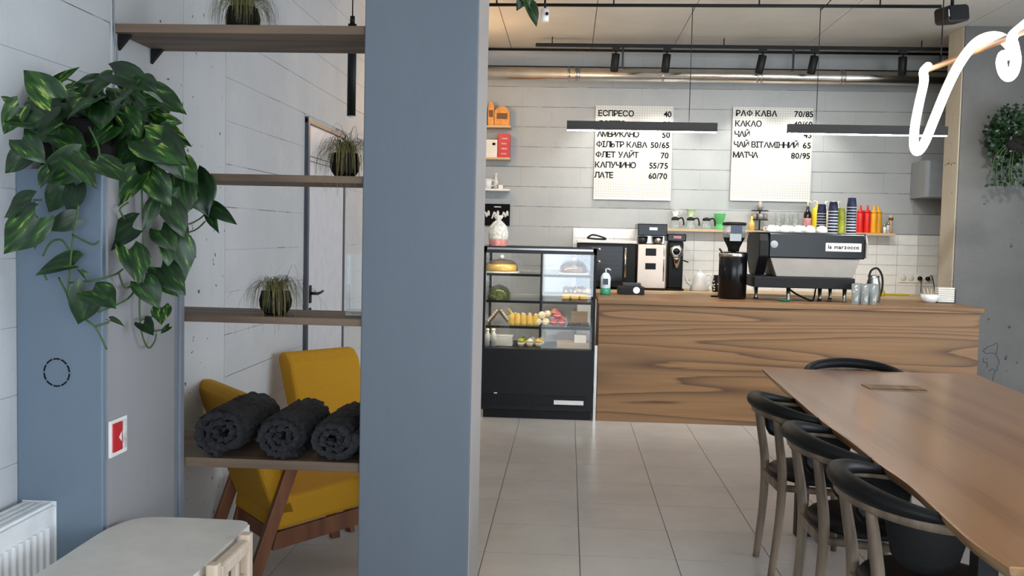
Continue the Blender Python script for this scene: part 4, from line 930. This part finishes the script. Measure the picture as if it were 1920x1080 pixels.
def make_chair(label):
    t = thing('armchair', (0, 0, 0), label, 'chair', 'black leather chairs around the table')
    path = arc_path(.16, .275, -.27)
    k = len(path)
    path = [p + Vector((0, 0, 0)) for p in path]
    rail = [(-.013, -.018), (.013, -.018), (.016, .0), (.014, .014), (-.014, .014), (-.016, .0)]
    MB().sweep(path, rail).build('rail', 'chair_wood', t)
    pp = path[5:-5]; m_ = len(pp)
    secs = [ell(.020 + .014*math.sin(PI*i/(m_-1)), .010 + .022*math.sin(PI*i/(m_-1))**.6, 12, -.004, .022 + .012*math.sin(PI*i/(m_-1))) for i in range(m_)]
    MB().sweep(pp, secs).build('armrest_pad', 'black_leather', t)
    # leather flaps hanging below the rail between the legs, rounded lower edge
    for sd_ in (0, 1):
        bpth = path[4:13] if sd_ == 0 else path[-13:-4]; q = len(bpth); vs = []; rows = 7
        for i, p in enumerate(bpth):
            u = (i/(q-1))*2 - 1; d = .15*max(0, 1 - abs(u)**3.2)**.5 + .004
            nx = Vector((p.x, p.y, 0)).normalized()
            for r_ in range(rows):
                f = r_/(rows-1); off = .012*math.sin(PI*f)
                base = p - nx*(.012 + .02*f)
                for s_ in (1, -1): vs.append(base + nx*s_*(.010*math.sin(PI*(.15+.7*f))+.003) - Vector((0, 0, d*f)))
        fs = []
        W = rows*2
        for i in range(q-1):
            for r_ in range(rows-1):
                for s_ in (0, 1):
                    a = i*W + r_*2 + s_; b = (i+1)*W + r_*2 + s_
                    f = (a, a+2, b+2, b); fs.append(f if s_ == 0 else f[::-1])
            a = i*W + (rows-1)*2; b = (i+1)*W + (rows-1)*2; fs.append((a, a+1, b+1, b))
        MB().add(vs, fs, True).build('leather_flap', 'black_leather', t)
    prof = [(0, .425), (.19, .425), (.222, .435), (.228, .447), (.215, .462), (.17, .47), (0, .472)]
    mb = MB().lathe([(max(r_, 0), z) for r_, z in prof], (.02, 0, 0), 28)
    mb.v = [(x, y*1.04, z) for x, y, z in mb.v]; mb.build('seat', 'black_leather', t)
    for s_ in (-1, 1):
        MB().tube(catmull([(-.215, .135*s_, 0), (-.19, .14*s_, .25), (-.185, .15*s_, .45), (-.205, .16*s_, .6), (-.225, .168*s_, .715)], 4), [.016+.005*math.sin(PI*i/16) for i in range(17)], 10).build('leg', 'chair_wood', t)
        MB().tube([(.19, .245*s_, 0), (.18, .25*s_, .4), (.13, .275*s_, .688)], [.015, .020, .016], 10).build('leg', 'chair_wood', t)
        MB().tube([(-.19, .145*s_, .405), (.18, .25*s_, .405)], .016, 8).build('stretcher', 'chair_wood', t)
    MB().box(-.2, -.176, -.145, .145, .385, .425).build('stretcher', 'chair_wood', t)
    MB().box(.165, .19, -.25, .25, .385, .425).build('stretcher', 'chair_wood', t)
    return t
ch0 = make_chair('nearest of three wooden chairs with black leather on the left of the table')
ch0.location = (1.14, 2.99, 0); ch0.rotation_euler = (0, 0, R_(-2))
dup(ch0, (1.145, 3.66, 0), R_(1), 'middle of three wooden chairs with black leather on the left of the table')
dup(ch0, (1.15, 4.40, 0), R_(3), 'farthest of three wooden chairs with black leather on the left of the table')
dup(ch0, (1.70, 5.60, 0), R_(-90), 'chair tucked in at the far end of the table, only its black rail showing')
dup(ch0, (2.42, 4.6, 0), R_(180), 'chair at the right side of the table at the frame edge')
# line drawing on the concrete
t = thing('wall_drawing', (3.68, 8.484, .42), 'faint dark line sketch on the concrete wall right of the counter', 'drawing')
for k, pl_ in enumerate(([(-.06, .16), (-.02, .2), (.03, .22), (.06, .235), (.065, .18), (.055, .14), (.075, .1), (.085, .06), (.07, .03), (.075, 0), (.05, -.02), (.04, -.08), (.03, -.16), (.02, -.24)], [(-.05, .16), (-.02, .14), (.01, .15), (.05, .14)], [(-.05, .1), (-.045, .06), (-.02, .07), (-.015, .02)], [(.0, -.01), (.03, .01), (.06, -.01)])):
    MB().tube(catmull([(a, 0, b) for a, b in pl_], 4), .0028, 5).build('line', 'ink_blue', t)
# ------------------------------------------------------------------ left corner: shelves, blankets, armchairs
for k, (x0, y0, y1, z0, z1) in enumerate(((XL+.004, 3.27, 3.615, 2.172, 2.202), (XL+.004, 3.27, 3.60, 1.665, 1.69), (XL+.004, 3.27, 3.60, 1.17, 1.195), (XL+.004, 3.27, 3.72, .655, .688))):
    if k == 0: x1 = -.712
    else: x1 = -.712
    s = MB().box(x0, x1, y0, y1, z0, z1).build('plank_shelf', 'shelf_wood', bevel=.002)
    tag(s, ('topmost wooden plank shelf running from the left wall to the pillar', 'second wooden plank shelf from the top beside the pillar', 'third wooden plank shelf from the top with one round plant', 'lowest wooden plank shelf carrying the rolled blankets')[k], 'shelf')
    for y in (y0+.03, y1-.05):
        MB().add([(XL+.004, y, z0), (XL+.05, y, z0), (XL+.004, y, z0-.055), (XL+.004, y+.02, z0), (XL+.05, y+.02, z0), (XL+.004, y+.02, z0-.055)], [(0, 2, 1), (3, 4, 5), (0, 1, 4, 3), (1, 2, 5, 4), (2, 0, 3, 5)]).build('bracket', 'black', s)
t = thing('wall_cable', (XL+.008, 3.265, 1.7), 'thin grey cable running down the left wall by the top shelf', 'cable')
MB().tube(catmull([(0, 0, 1.65), (.004, -.01, 1.0), (0, 0, .52), (.006, .012, .4), (.001, -.005, .25), (0, 0, .0)], 5), .003, 6).build('cord', 'rail_grey', t)
# fire alarm call point
t = thing('alarm_call_point', (-1.334, 2.75, .872), 'red and white alarm call point on the pilaster side', 'alarm')
MB().box(0, .008, -.053, .053, -.055, .055).build('plate', 'white', t, bevel=.002)
MB().box(.008, .013, -.042, .012, -.04, .045).build('red_panel', 'red', t); MB().add([(.0135, -.012, .0), (.0135, .006, .016), (.0135, .006, -.016)], [(0, 1, 2)]).build('arrow', 'white', t)
MB().box(.008, .011, .018, .042, -.04, .045).build('notice', 'bag_white', t)
# rolled blankets
def blanket(x, r, seed, label):
    rnd = random.Random(seed); turns = 2.6; n_ = 110; th = r/ (turns + .55)
    t = thing('rolled_blanket', (x, 3.262, .688), label, 'blanket', 'rolled grey blankets')
    a0 = rnd.uniform(0, 6.28); inner = []; outer = []
    for i in range(n_ + 1):
        f = i/n_; a = a0 + f*turns*2*PI; rc = r*(.12 + .74*f)
        w_ = th*.40
        wob = 1 + .12*math.sin(a*7 + seed)
        bump_ = .009*abs(math.sin(a*8)) if f > .55 else .005*math.sin(a*9)
        outer.append(((rc + w_*wob + bump_), a)); inner.append(((rc - w_*wob), a))
    rmax = max(o_[0] for o_ in outer); outl = [(q*math.cos(a), q*math.sin(a)) for q, a in outer] + [(q*math.cos(a), q*math.sin(a)) for q, a in inner[::-1]]
    seg = 26; L_ = .40; m_ = len(outl); vs = []; fs = []
    for s_ in range(seg + 1):
        y = L_*s_/seg; k = 1 + .03*math.sin(s_*1.9 + seed)
        if s_ in (0, seg): k *= .93
        for (a, b) in outl:
            j = rnd.uniform(-.0045, .0045)
            zz = (b*k + j)*.86 + rmax*.84
            vs.append((a*k*1.03 + j, y + rnd.uniform(-.004, .004), max(zz, .002)))
    for s_ in range(seg):
        for i in range(m_):
            j = (i+1) % m_; fs.append((s_*m_+i, s_*m_+j, (s_+1)*m_+j, (s_+1)*m_+i))
    half = n_
    for b in (0, seg*m_):
        for i in range(n_):
            f = (b+i, b+i+1, b+m_-2-i, b+m_-1-i); fs.append(f if b == 0 else f[::-1])
    MB().add(vs, fs, True).build('fleece', 'blanket', t)
blanket(-1.20, .104, 1, 'left rolled dark grey fleece blanket on the lowest shelf')
blanket(-.99, .094, 4, 'middle rolled dark grey fleece blanket on the lowest shelf')
blanket(-.803, .092, 9, 'right rolled dark grey fleece blanket beside the pillar')
# yellow lounge chairs
def lounge(label):
    t = thing('lounge_chair', (0, 0, 0), label, 'armchair', 'yellow lounge chairs')
    W = .235
    def slab(prof, nm_, mat, w0=W, bev=.02):
        MB().prism(prof, -w0, w0, axis='y').build(nm_, mat, t, bevel=bev)
    slab([(-.24, .30), (-.14, .30), (-.30, .78), (-.345, .83), (-.40, .835), (-.425, .80)], 'backrest', 'yellow_fabric', W, .018)
    slab([(-.25, .24), (.24, .30), (.245, .40), (.22, .43), (-.17, .385), (-.23, .36)], 'seat_cushion', 'yellow_fabric', W, .02)
    for s_ in (-1, 1):
        y0, y1 = sorted((s_*(W+.005), s_*(W+.035)))
        def leg(a, b, w_, nm_):
            (xa, za), (xb, zb) = a, b
            MB().prism([(xa-w_, za), (xa+w_, za), (xb+w_, zb), (xb-w_, zb)], y0, y1, axis='y').build(nm_, 'teak', t, bevel=.004)
        leg((-.37, 0), (-.18, .52), .028, 'leg'); leg((.27, 0), (.19, .46), .024, 'leg')
        y0, y1 = sorted((s_*(W-.02), s_*(W+.004)))
        MB().prism([(-.255, .165), (.26, .225), (.25, .30), (-.235, .24)], y0, y1, axis='y').build('side_rail', 'teak', t, bevel=.004)
    MB().box(-.235, -.205, -W+.02, W-.02, .17, .235).build('cross_rail', 'teak', t)
    return t
lc = lounge('yellow lounge chair with wooden legs right behind the blankets')
lc.location = (-1.15, 4.18, 0); lc.rotation_euler = (0, 0, math.atan2(.64, .77))
dup(lc, (-1.10, 5.02, 0), math.atan2(-.64, .77), 'yellow lounge chair farther back in front of the grey door')
# play table with small chair, radiator
pt_ = thing('low_table', (0, 0, 0), 'small cream table with rounded corners beside the radiator', 'table')
o_ = [(-1.20, 2.785), (-1.0, 2.785), (-.95, 2.775), (-.93, 2.745), (-.925, 2.7), (-.925, 2.25), (-.925, 1.72), (-.93, 1.64), (-.97, 1.6), (-1.2, 1.6), (-1.27, 1.62), (-1.3, 1.7), (-1.315, 2.4), (-1.317, 2.6), (-1.31, 2.68), (-1.275, 2.76)]
o_ = [(p.x, p.y) for p in catmull([(a, b, 0) for a, b in o_[::-1]], 4, True)]
MB().prism(o_, .60, .622).build('table_top', 'cream_top', pt_, bevel=.006)
MB().prism([(-1.06 + (a+1.06)*.86, 2.2+(b-2.2)*.86) for a, b in o_], .53, .599).build('apron', 'beech', pt_)
for x, y in ((-1.22, 2.62), (-1.0, 2.62), (-1.2, 1.75), (-1.0, 1.75)): MB().cyl((x, y, 0), (x, y, .53), .018, .022).build('leg', 'beech', pt_)
kc = thing('small_chair', (-.775, 2.50, 0), 'small pale wooden chair with open backrest at the cream table', 'chair')
for s_ in (-1, 1):
    MB().prism(rrect(-.016, .016, s_*.125-.018, s_*.125+.018, .008, 3), 0, .635).build('leg', 'beech', kc, (-.15+.03, 0, 0), bevel=.004)
    MB().prism(rrect(-.3, -.27, s_*.115-.015, s_*.115+.015, .008, 3), 0, .33).build('leg', 'beech', kc, (-.15, 0, 0))
MB().box(-.138, -.102, -.107, .107, .585, .622).build('top_rail', 'beech', kc, bevel=.008)
MB().box(-.134, -.108, -.107, .107, .49, .525).build('lower_rail', 'beech', kc, bevel=.008)
for y in (-.045, .04): MB().box(-.13, -.112, y-.012, y+.012, .525, .585).build('slat', 'beech', kc, bevel=.003)
MB().box(-.45, -.105, -.14, .14, .331, .35).build('seat', 'beech', kc, bevel=.006)
rd = thing('radiator', (XL+.02, 1.35, .1), 'white panel radiator under the left wall', 'radiator')
RL = 1.325
MB().box(.085, .095, 0, RL, 0, .575).build('front_panel', 'white_enamel', rd, bevel=.003)
MB().box(.0, .01, 0, RL, 0, .575).build('rear_panel', 'white_enamel', rd)
for k in range(38): MB().cyl((.095, .03+.0338*k, .05), (.095, .03+.0338*k, .525), .011, n=8).build('flute', 'white_enamel', rd)
for y in (-.004, RL): MB().box(-.002, .1, y, y+.004, 0, .59).build('side_cover', 'white_enamel', rd)
tg_ = MB().box(0, .1, 0, RL, .576, .58).build('top_grille', 'white_enamel', rd)
for k in range(4): MB().box(.008+.024*k, .02+.024*k, .01, RL-.01, .581, .590).build('slat', 'white_enamel', tg_)
for y in (.2, 1.1): MB().box(-.02, .0, y, y+.04, .1, .5).build('wall_bracket', 'white_enamel', rd)
MB().cyl((.05, .1, 0), (.05, .1, -.1), .011).build('pipe', 'white_enamel', rd)
# ------------------------------------------------------------------ plants
def leafmesh(cup, seed):
    # heart-shaped blade: lobes behind the stalk, widest near a third, drawn-out drooping tip
    rows = 10; cols = (-1, -.72, -.38, 0, .38, .72, 1); vs = []; fs = []; k = len(cols)
    for i in range(rows + 1):
        t_ = i/rows
        w_ = .5*max(.02, math.sin(PI*min(.999, .09 + .91*t_)**.72))**.9*(1 - .30*t_**2)
        if i == rows: w_ = .006
        for s_ in cols:
            y = t_ - .20*abs(s_)**1.4*max(0, 1 - t_/.5) + .05*(1 - abs(s_))*max(0, 1 - t_/.3)
            z = -.26*t_*t_ + cup*abs(s_)*w_*(1 - .4*t_) + .02*math.sin(8*t_ + 3*s_ + seed) - .10*abs(s_)**3*w_
            vs.append((s_*w_*(1 + .05*math.sin(seed*2 + 7*t_)), y, z))
    for i in range(rows):
        for j in range(k-1): fs.append((i*k+j, i*k+j+1, (i+1)*k+j+1, (i+1)*k+j))
    me = MB().add(vs, fs, True).mesh('leaf'); me.materials.append(M['pothos_leaf']); return me
LM = [leafmesh(.3, 1), leafmesh(.5, 2), leafmesh(.15, 3), leafmesh(.7, 4)]
def place_leaf(par, B, T, wr, org, eye=Vector((0, 0, 1.5)), jit=.5, rnd=random):
    B = Vector(B); T = Vector(T); y = T - B; L_ = y.length; y.normalize()
    nrm = Vector((.35, -.75, .5)) + Vector((rnd.uniform(-jit, jit), rnd.uniform(-jit, jit)*.6, rnd.uniform(-jit, jit)))
    x = y.cross(nrm).normalized(); z = x.cross(y)
    o = link('leaf', rnd.choice(LM), par)
    m_ = Matrix.Identity(4); w_ = L_*wr*1.12
    for i in range(3): m_[i][0] = x[i]*w_; m_[i][1] = y[i]*L_; m_[i][2] = z[i]*L_*.8
    m_.translation = B - org
    o.matrix_local = m_ if False else Matrix.Identity(4)
    o.location = B - org; o.rotation_mode = 'QUATERNION'
    rm = Matrix((x, y, z)).transposed(); o.rotation_quaternion = rm.to_quaternion(); o.scale = (w_, L_, L_*.8)
    return o
POTHOS_LEAVES=[
((-1.376,2.482,1.831),(-1.440,2.453,1.908),0.80),((-1.533,2.791,1.928),(-1.458,2.753,1.960),0.30),((-1.356,2.775,1.931),(-1.421,2.738,1.880),0.70),((-1.349,2.760,1.944),(-1.215,2.742,1.912),0.62),((-1.387,3.080,1.924),(-1.254,3.054,1.888),0.75),((-1.498,2.821,1.837),(-1.385,2.817,1.794),0.60),((-1.417,2.467,1.765),(-1.507,2.457,1.785),0.75),((-1.442,2.474,1.687),(-1.496,2.451,1.636),0.80),((-1.421,2.461,1.560),(-1.507,2.452,1.524),0.75),((-1.419,2.482,1.523),(-1.494,2.446,1.417),0.70),((-1.391,2.626,1.616),(-1.422,2.620,1.529),0.85),((-1.393,2.628,1.385),(-1.518,2.622,1.372),0.60),((-1.271,2.733,1.499),(-1.387,2.727,1.439),0.85),((-1.290,2.731,1.435),(-1.228,2.687,1.347),0.85),((-1.335,2.593,1.325),(-1.366,2.584,1.220),0.80),((-1.261,2.460,1.330),(-1.178,2.416,1.300),0.85),((-1.281,2.789,1.654),(-1.335,2.741,1.568),0.85),((-1.274,3.176,1.671),(-1.216,3.142,1.545),0.80),((-1.222,3.200,1.572),(-1.125,3.153,1.526),0.45),((-1.229,3.200,1.557),(-1.186,3.152,1.489),0.40),((-1.263,2.978,1.463),(-1.205,2.963,1.339),0.80),((-1.279,2.799,1.334),(-1.218,2.791,1.264),0.85),((-1.286,2.934,1.325),(-1.219,2.931,1.291),0.60),((-1.281,2.944,1.248),(-1.273,2.914,1.198),1.00),((-1.290,2.830,1.206),(-1.245,2.796,1.181),0.80),((-1.280,3.002,1.180),(-1.305,2.987,1.160),0.60),((-1.265,2.570,1.236),(-1.216,2.546,1.234),0.35),((-1.350,2.599,1.354),(-1.362,2.580,1.382),0.70),((-1.269,2.958,1.570),(-1.202,2.955,1.478),0.80),((-1.469,2.538,1.508),(-1.453,2.537,1.433),0.35),((-1.391,2.625,1.521),(-1.469,2.591,1.483),0.55),((-1.254,2.756,1.761),(-1.115,2.725,1.699),0.75),((-1.366,2.602,1.684),(-1.482,2.579,1.616),0.70),((-1.382,2.581,1.691),(-1.303,2.579,1.613),0.65),((-1.448,2.612,1.829),(-1.488,2.574,1.772),0.80),((-1.389,2.617,1.875),(-1.441,2.587,1.870),0.70),((-1.419,2.830,1.939),(-1.482,2.792,1.924),0.50),((-1.423,2.871,1.880),(-1.332,2.856,1.840),0.70),((-1.351,2.934,1.956),(-1.283,2.903,1.952),0.80),((-1.333,2.788,1.839),(-1.267,2.758,1.774),0.75),((-1.342,3.029,1.827),(-1.219,2.995,1.769),0.50),((-1.208,2.763,1.760),(-1.128,2.725,1.649),0.70),((-1.287,3.066,1.720),(-1.205,3.049,1.651),0.80),((-1.485,2.737,1.799),(-1.561,2.700,1.744),0.80),((-1.458,2.659,1.760),(-1.361,2.622,1.713),0.70),((-1.459,2.475,1.811),(-1.508,2.462,1.738),0.70),((-1.475,2.452,1.821),(-1.499,2.445,1.834),0.60),((-1.325,2.583,1.827),(-1.398,2.577,1.803),0.70),((-1.344,2.760,1.796),(-1.404,2.720,1.737),0.80),((-1.309,2.807,1.738),(-1.390,2.805,1.665),0.85),((-1.260,2.484,1.674),(-1.161,2.457,1.632),0.80),((-1.278,2.884,1.722),(-1.340,2.872,1.630),0.80),((-1.272,2.990,1.629),(-1.306,2.949,1.559),0.80),((-1.276,2.843,1.654),(-1.201,2.822,1.574),0.75),((-1.288,3.113,1.653),(-1.251,3.067,1.547),0.75),((-1.440,2.582,1.649),(-1.467,2.562,1.603),0.80),((-1.428,2.630,1.615),(-1.472,2.625,1.531),0.75),((-1.268,2.862,1.574),(-1.280,2.815,1.492),0.45),((-1.271,3.029,1.519),(-1.228,2.990,1.443),0.70),((-1.287,2.944,1.493),(-1.226,2.922,1.427),0.80),((-1.286,2.942,1.375),(-1.191,2.900,1.304),0.70),((-1.445,2.449,1.724),(-1.377,2.431,1.668),0.80),((-1.575,2.850,1.851),(-1.545,2.816,1.775),0.75),((-1.476,2.843,1.900),(-1.392,2.825,1.859),0.70),((-1.414,2.921,1.929),(-1.349,2.892,1.884),0.80),((-1.378,2.918,1.921),(-1.313,2.906,1.871),0.70),((-1.248,2.891,1.829),(-1.195,2.885,1.821),0.70),((-1.227,2.882,1.739),(-1.160,2.842,1.712),0.60),((-1.261,3.136,1.601),(-1.285,3.105,1.547),0.70),((-1.250,3.200,1.659),(-1.206,3.183,1.586),0.80),]
POTHOS_VINES=[
[ (-1.379,2.625,1.646),(-1.382,2.625,1.563),(-1.402,2.625,1.442),(-1.410,2.625,1.352),(-1.414,2.625,1.291),(-1.380,2.625,1.246),(-1.333,2.625,1.209),(-1.310,2.641,1.147) ],
[ (-1.402,2.625,1.473),(-1.345,2.625,1.447),(-1.325,2.625,1.456) ],
[ (-1.411,2.625,1.336),(-1.333,2.625,1.346),(-1.310,2.690,1.359),(-1.310,2.740,1.373) ],
[ (-1.310,2.713,1.366),(-1.310,2.757,1.317),(-1.310,2.837,1.329),(-1.310,2.774,1.284),(-1.325,2.625,1.255) ],
[ (-1.310,2.862,1.654),(-1.310,2.874,1.508),(-1.310,2.881,1.376),(-1.310,2.852,1.279),(-1.310,2.863,1.179),(-1.310,2.912,1.120),(-1.310,2.959,1.135),(-1.310,2.970,1.160) ],
[ (-1.310,2.863,1.212),(-1.310,2.958,1.217) ],
[ (-1.310,2.939,1.168),(-1.310,3.019,1.167) ],
[ (-1.310,2.774,1.570),(-1.310,2.723,1.545),(-1.310,2.809,1.491) ],
[ (-1.310,2.996,1.646),(-1.310,3.122,1.547),(-1.310,3.211,1.512),(-1.310,3.330,1.533),(-1.310,3.405,1.563) ],
[ (-1.310,3.122,1.475),(-1.310,3.282,1.491),(-1.310,3.380,1.524) ],
[ (-1.333,2.625,1.214),(-1.310,2.657,1.224) ],
[ (-1.488,2.625,1.410),(-1.465,2.625,1.449),(-1.433,2.625,1.457),(-1.410,2.625,1.427) ],
[ (-1.442,2.625,1.351),(-1.411,2.625,1.291) ],
[ (-1.488,2.625,1.365),(-1.476,2.625,1.342) ],
[ (-1.491,2.625,1.569),(-1.515,2.625,1.568) ],
[ (-1.487,2.625,1.614),(-1.490,2.625,1.651) ],
]

org = Vector((-1.46, 2.92, 1.66))
pp_ = thing('pothos_plant', org, 'large trailing plant with variegated heart leaves on the pilaster', 'plant')
MB().prism(rrect(-.115, .10, -.17, .20, .03), 0, .15).build('planter', 'soil_pot', pp_, bevel=.004)
MB().prism(rrect(-.105, .09, -.16, .19, .03), .15, .155).build('soil', 'soil_pot', pp_)
rl = random.Random(3)
for B, T, wr in POTHOS_LEAVES: place_leaf(pp_, B, T, wr, org, rnd=rl)
for k in range(85):   # leaves filling the crown
    a = rl.uniform(0, 6.28); q = rl.uniform(.03, .2)
    B = Vector((-1.45 + q*.62*math.cos(a), 2.9 + q*1.2*math.sin(a), rl.uniform(1.74, 1.9)))
    d = Vector((math.cos(a)*.8 + rl.uniform(-.4, .4), math.sin(a) + rl.uniform(-.6, .3), rl.uniform(-.9, .35))).normalized()
    T = B + d*rl.uniform(.09, .14)
    if T.x < XL+.03: T.x = XL+.03
    place_leaf(pp_, B, T, rl.uniform(.6, .85), org, rnd=rl)
for v in POTHOS_VINES: MB().tube(catmull([Vector(p)-org for p in v], 4), .003, 6).build('vine', 'vine', pp_)
for k in range(26):
    a = rl.uniform(0, 6.28); e = Vector((.11*math.cos(a), .2*math.sin(a), rl.uniform(.2, .27)))
    MB().tube(catmull([(rl.uniform(-.05, .05), rl.uniform(-.1, .1), .15), e*.6 + Vector((0, 0, .12)), e], 3), .0025, 5).build('stalk', 'vine', pp_)
for st in ([(-1.37, 2.66, 1.78), (-1.33, 2.64, 1.70), (-1.375, 2.625, 1.63)], [(-1.38, 2.95, 1.78), (-1.32, 2.93, 1.72), (-1.31, 2.92, 1.64)], [(-1.37, 3.0, 1.78), (-1.30, 3.05, 1.72), (-1.30, 3.08, 1.64)]):
    MB().tube(catmull([Vector(p)-org for p in st], 5), .003, 6).build('vine', 'vine', pp_)
def grass_plant(loc, label, r, h_, blades, seed, trail, pot=(.05, .075)):
    rnd = random.Random(seed); t = thing('grass_plant', loc, label, 'plant', 'arching grass plants on the shelves')
    MB().lathe([(pot[0]*.7, 0), (pot[0]*1.05, pot[1]*.3), (pot[0]*1.12, pot[1]*.6), (pot[0]*.95, pot[1]), (pot[0]*.85, pot[1]), (pot[0]*.85, pot[1]-.008), (0, pot[1]-.008)], n=20).build('pot', 'soil_pot', t)
    for nm_, mat, cnt, tr in (('blades', 'grass', blades, 0), ('trailing_blades', 'grass_dry', int(blades*.7), trail)):
        mb = MB()
        for k in range(cnt):
            a = rnd.uniform(0, 2*PI); q = rnd.uniform(.72, 1.12)*r; z0 = pot[1]-.01; hh = rnd.uniform(.45, 1.1)*h_*(1.7 if rnd.random() < .08 else 1)
            end = rnd.uniform(.005, 1.0)*.07 - (rnd.uniform(0, 1)*tr if math.sin(a) < -.35 and rnd.random() < .75 else 0)
            if math.sin(a) >= -.35 or q < r*.85: end = max(end, .006)
            elif end < .006: q = max(q, abs(trail_off/math.sin(a))) if trail_off else q
            p0 = Vector((rnd.uniform(-.5, .5)*pot[0], rnd.uniform(-.5, .5)*pot[0], z0)); d = Vector((math.cos(a), math.sin(a), 0))
            p1 = p0 + d*q*.3 + Vector((0, 0, hh*1.15)); p2 = d*q*1.05 + Vector((0, 0, z0 + hh*.95)); p3 = d*q + Vector((0, 0, end))
            sd = d.cross(Vector((0, 0, 1)))*rnd.uniform(.0007, .0014); n0 = 6; vs = []
            for i in range(n0+1):
                u = i/n0; P = p0*(1-u)**3 + p1*3*u*(1-u)**2 + p2*3*u*u*(1-u) + p3*u**3
                w_ = (1-u*.7); vs += [P - sd*w_, P + sd*w_]
            mb.add(vs, [(2*i, 2*i+1, 2*i+3, 2*i+2) for i in range(n0)], True)
        b = mb.build(nm_, mat, t); b['kind'] = 'stuff'
trail_off = .102
grass_plant((-1.19, 3.42, 2.2025), 'arching grass plant at the middle of the topmost shelf', .125, .085, 200, 1, 0, (.055, .09))
grass_plant((-.80, 3.37, 1.6905), 'arching grass plant trailing over the second shelf beside the pillar', .115, .08, 190, 2, .11, (.048, .085))
grass_plant((-1.045, 3.365, 1.1955), 'round arching grass plant trailing over the third shelf', .108, .08, 170, 3, .11, (.052, .085))
t = thing('glass_vase', (-.765, 3.44, 1.1955), 'tall clear square glass vase on the third shelf by the pillar', 'vase')
MB().box(-.035, .035, -.035, .035, 0, .018).build('thick_base', 'tumbler', t)
for a in range(4): MB().box(-.035, .035, -.035, -.031, .0185, .22).build('pane', 'glass', t, rot=(0, 0, a*PI/2))
# vine tip hanging into the picture from the ceiling planter
hv = thing('hanging_vine', (-.23, 5.0, 2.95), 'green leafy vine tip hanging from above beside the pillar', 'plant')
MB().lathe([(.06, .1), (.09, .12), (.1, .22), (.095, .22), (0, .21)], n=20).build('planter', 'white', hv); MB().cyl((0, 0, .21), (0, 0, .42), .004, n=6).build('cord', 'black', hv)
MB().tube(catmull([(-.05, -.05, .21), (-.11, -.1, .1), (-.1, -.1, -.1), (-.03, -.02, -.22), (.0, 0, -.28)], 5), .0025, 6).build('vine', 'vine', hv)
for B, T in (((-.045, 0, -.17), (-.0, -.02, -.285)), ((-.01, 0, -.265), (.045, -.02, -.365)), ((-.09, -.1, -.02), (-.16, -.12, -.1)), ((-.08, -.08, -.05), (-.02, -.1, -.16)), ((-.1, -.1, .08), (-.17, -.14, .0)), ((-.02, 0, -.2), (-.065, -.02, -.29))):
    o_ = Vector(hv.location); place_leaf(hv, Vector(B)+o_, Vector(T)+o_, .62, o_, jit=.2, rnd=rl)
# bushy plant on the concrete wall
wp_ = thing('wall_plant', (3.72, 8.34, 2.3), 'dark bushy plant hanging on the concrete wall at the right edge', 'plant')
MB().lathe([(.07, -.06), (.11, .0), (.12, .12), (.11, .12), (0, .1)], n=20).build('planter', 'soil_pot', wp_); MB().box(-.03, .03, .08, .145, .0, .06).build('wall_hook', 'dark_metal', wp_)
rb = random.Random(8); mb = MB()
for k in range(1300):
    u = Vector((rb.gauss(0, 1), rb.gauss(0, 1), rb.gauss(0, 1))).normalized()*(rb.random()**.4)
    P = Vector((u.x*.25, u.y*.10 - .02, .13 + u.z*.27)); 
    if k < 110: P = Vector((rb.uniform(-.18, .2), rb.uniform(-.08, .02), rb.uniform(-.30, -.08)))
    d = Vector((rb.uniform(-1, 1), rb.uniform(-1, .2), rb.uniform(-1, .5))).normalized(); L_ = rb.uniform(.03, .06)
    sd = d.cross(Vector((rb.uniform(-.5, .5), -1, rb.uniform(-.3, .6)))).normalized()*L_*.32
    if P.y > .11: P.y = .1
    mb.add([P, P + d*L_*.45 + sd, P + d*L_, P + d*L_*.45 - sd], [(0, 1, 2, 3)], True)
b = mb.build('foliage', 'pothos_leaf', wp_); b['kind'] = 'stuff'
for k in range(7):
    x = rb.uniform(-.2, .15); MB().tube(catmull([(x*.4, -.06, .05), (x*.9, -.1, -.05), (x, -.09, -.2), (x + rb.uniform(-.05, .05), -.07, -.3)], 4), .003, 5).build('stem', 'vine', wp_)
